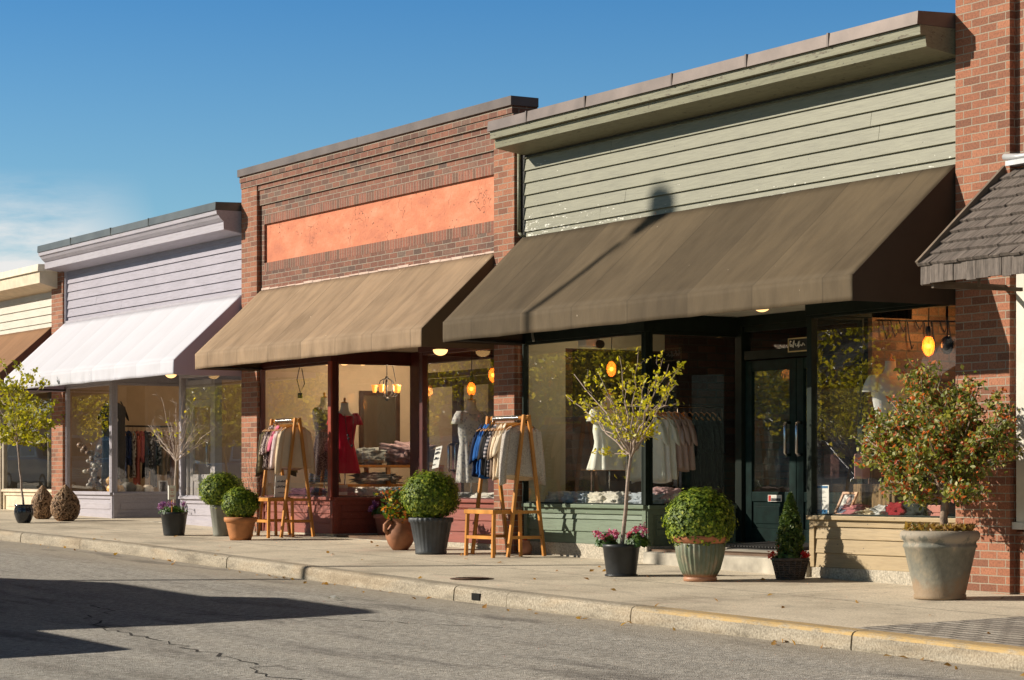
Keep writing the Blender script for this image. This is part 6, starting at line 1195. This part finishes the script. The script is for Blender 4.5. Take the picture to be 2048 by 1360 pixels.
suv_b=[(0,.35),(.0,.95),(.02,1.08),(.70,1.08),(.95,.98),(1,.8),(1,.35)]; suv_c=[(.02,1.06),(.06,1.62),(.12,1.74),(.50,1.76),(.57,1.68),(.72,1.06)]
pick_b=[(0,.4),(0,1.08),(.36,1.1),(.74,1.12),(.97,1.06),(1,.85),(1,.4)]; pick_c=[(.34,1.1),(.37,1.72),(.42,1.82),(.60,1.83),(.64,1.76),(.75,1.1)]
vehicle('parked_car','dark blue estate car parked across the street, seen mirrored in the green shop windows',-19.2,4.6,-11.7,1.8,suv_b,suv_c,carpaint('dark_blue_paint',(.06,.14,.24)))
vehicle('parked_pickup','light blue pickup parked across the street, seen mirrored in the lilac shop windows',-39.6,5.2,-11.8,1.85,pick_b,pick_c,carpaint('light_blue_paint',(.25,.48,.70)))
vehicle('parked_car','steel blue car parked behind the light blue pickup across the street',-47.0,4.6,-11.7,1.8,suv_b,suv_c,carpaint('steel_blue_paint',(.16,.30,.45)))
vehicle('parked_car','silver blue car parked far down the opposite side of the street',-54.5,4.6,-11.7,1.8,suv_b,suv_c,carpaint('silver_paint',(.3,.36,.42)))
vehicle('parked_car','dark car parked between the estate car and the pickup across the street',-29.0,4.6,-11.7,1.8,suv_b,suv_c,carpaint('dark_blue_paint',(.06,.14,.24)))
# camper van whose shade lies on the road at the lower left
VZ=lambda x:0
t=thing('camper_van',(-7.5,-10.9,G(-7.5,-10.9)-.15),'blue camper van with raised roof parked across the street, casting the long shade','van')
VP=carpaint('van_blue_paint',(.06,.13,.22))
prof=[(-12.95,.42),(-12.98,1.6),(-12.8,2.2),(-11.8,2.5),(-10.7,2.93),(-8.4,2.88),(-8.15,3.17),(-6.4,3.14),(-6.03,3.07),(-4.58,1.37),(-2.35,1.36),(-2.1,1.2),(-2.05,.35)]
b=MB(); b.prismy(prof,-11.9,-9.95); b.build('body',VP,t,bevel=.03)
b=MB(); b.add([(-7.2,-9.94,1.5),(-4.95,-9.94,1.5),(-6.1,-9.94,2.7),(-7.2,-9.94,2.7)],[(0,1,2,3)]); b.build('side_window',CGL,t); b=MB(); b.add([(-11.9,-9.94,1.5),(-8.3,-9.94,1.5),(-8.3,-9.94,2.3),(-11.9,-9.94,2.3)],[(0,1,2,3)]); b.build('side_window',CGL,t)
b=MB(); b.add([(-4.63,-11.75,1.44),(-4.63,-10.1,1.44),(-5.9,-10.15,2.93),(-5.9,-11.7,2.93)],[(0,1,2,3)]); o=b.build('windscreen',CGL,t)
for v in o.data.vertices: v.co.x+=.03; v.co.z+=.03
for yy in (-11.85,-10.3): b=MB(); b.box(-2.2,-2.03,yy,yy+.3,.75,.98); b.build('headlight',HEADL,t)
for yy in (-11.88,-10.12): b=MB(); b.box(-13.0,-12.7,yy,yy+.18,1.25,1.6); b.build('tail_light',TAIL,t)
for u in (-11.2,-3.4):
    for yy in (-11.9,-10.17): wheel(t,u,yy,.38)
# street lamp
xl,yl=-12.92,-12.6; hd=Vector((-4.37-.67*12.6,-12.6,3.60+.57*12.6)); t=thing('street_lamp',(xl,yl,G(xl,yl)),'dark street lamp across the street whose shadow crosses the brown awning','street lamp')
b=MB(); b.tube([(xl,yl,0),(xl,yl,hd.z-.45)],[.075,.055],12); b.lathe([(.001,0),(.14,0),(.14,.05),(.09,.3),(.07,.5)],16,c=(xl,yl,G(xl,yl))); b.build('pole',DARK,t)
b=MB(); b.lathe([(.03,-.36),(.10,-.30),(.13,-.12),(.19,-.08),(.20,.16),(.15,.24),(.02,.26)],14,c=(xl,yl,hd.z)); b.build('lantern',DARK,t)
# trees across the street
def street_tree(x,y,h,seed,label,rad=2.0,n=8000,sz=.085):
    g=G(x,y); t=thing('street_tree',(x,y,g),label,'tree','trees across the street'); rg=np.random.default_rng(seed); rr=random.Random(seed)
    b=MB(); b.tube([(x,y,g),(x+.05,y,g+h*.4),(x,y+.05,g+h*.75)],[.12,.09,.03],8)
    for i in range(9): a=rr.uniform(0,6.3); z=g+h*rr.uniform(.3,.6); b.tube([(x,y,z),(x+rad*.7*math.cos(a),y+rad*.7*math.sin(a),z+h*.25)],[.05,.012],5)
    b.build('trunk',BARK,t); cl=rg.normal(size=(38,3)); cl/=np.linalg.norm(cl,axis=1)[:,None]; cl*=rg.random((38,1))**.4; cc=np.array([x,y,g+h*.66])+cl*np.array([rad,rad,h*.34]); pts=cc[rg.integers(0,38,n)]+rg.normal(0,.28,(n,3)); leaves(pts,sz,'crown',LF_FAR,t,1.4,.2,None,seed)
for i,(x,y,h) in enumerate([(-21.5,-14.6,5.0),(-26.5,-14.4,4.6),(-31.5,-14.8,5.4),(-38,-14.3,4.8),(-45,-14.8,5.6),(-53,-14.5,5),(-62,-15,5.6)]): street_tree(x,y,h,70+i,'yellowing street tree across the street, number %s from the van'%['first','second','third','fourth','fifth','sixth','seventh'][i])
LF_FAR2=leafmat('dark_street_leaf',[(0,(.02,.035,.01)),(1,(.06,.08,.02))],.2); _k=LF_FAR; LF_FAR=LF_FAR2
for i in range(7): street_tree(-24-8.5*i,-30-(i%2)*2,9.5,90+i,'tall dark tree behind the long low building, %s from the right'%['first','second','third','fourth','fifth','sixth','seventh'][i],4.2,3000,.4)
LF_FAR=_k
t=thing('low_building',(-50,-22,0),'long low pale building with a tiled hip roof across the street','building')
b=MB(); b.box(-80,-24,-26,-20,-.5,3.2); b.build('wall',plain('pale_render',(.42,.36,.28),.8),t)
b=MB(); b.add([(-81,-27,3.1),(-23,-27,3.1),(-23,-19,3.1),(-81,-19,3.1),(-77,-23,4.9),(-27,-23,4.9)],[(0,1,2,3),(0,4,5,1),(1,5,2),(2,5,4,3),(3,4,0)]); b.build('roof',plain('tiled_roof',(.28,.22,.17),.7,var=.5,vs=1,scale=(14,.2,.2)),t)
for i in range(12): b=MB(); b.box(-78+4.5*i,-76+4.5*i,-20.01,-19.95,.9,2.4); b.build('window',CGL,t)
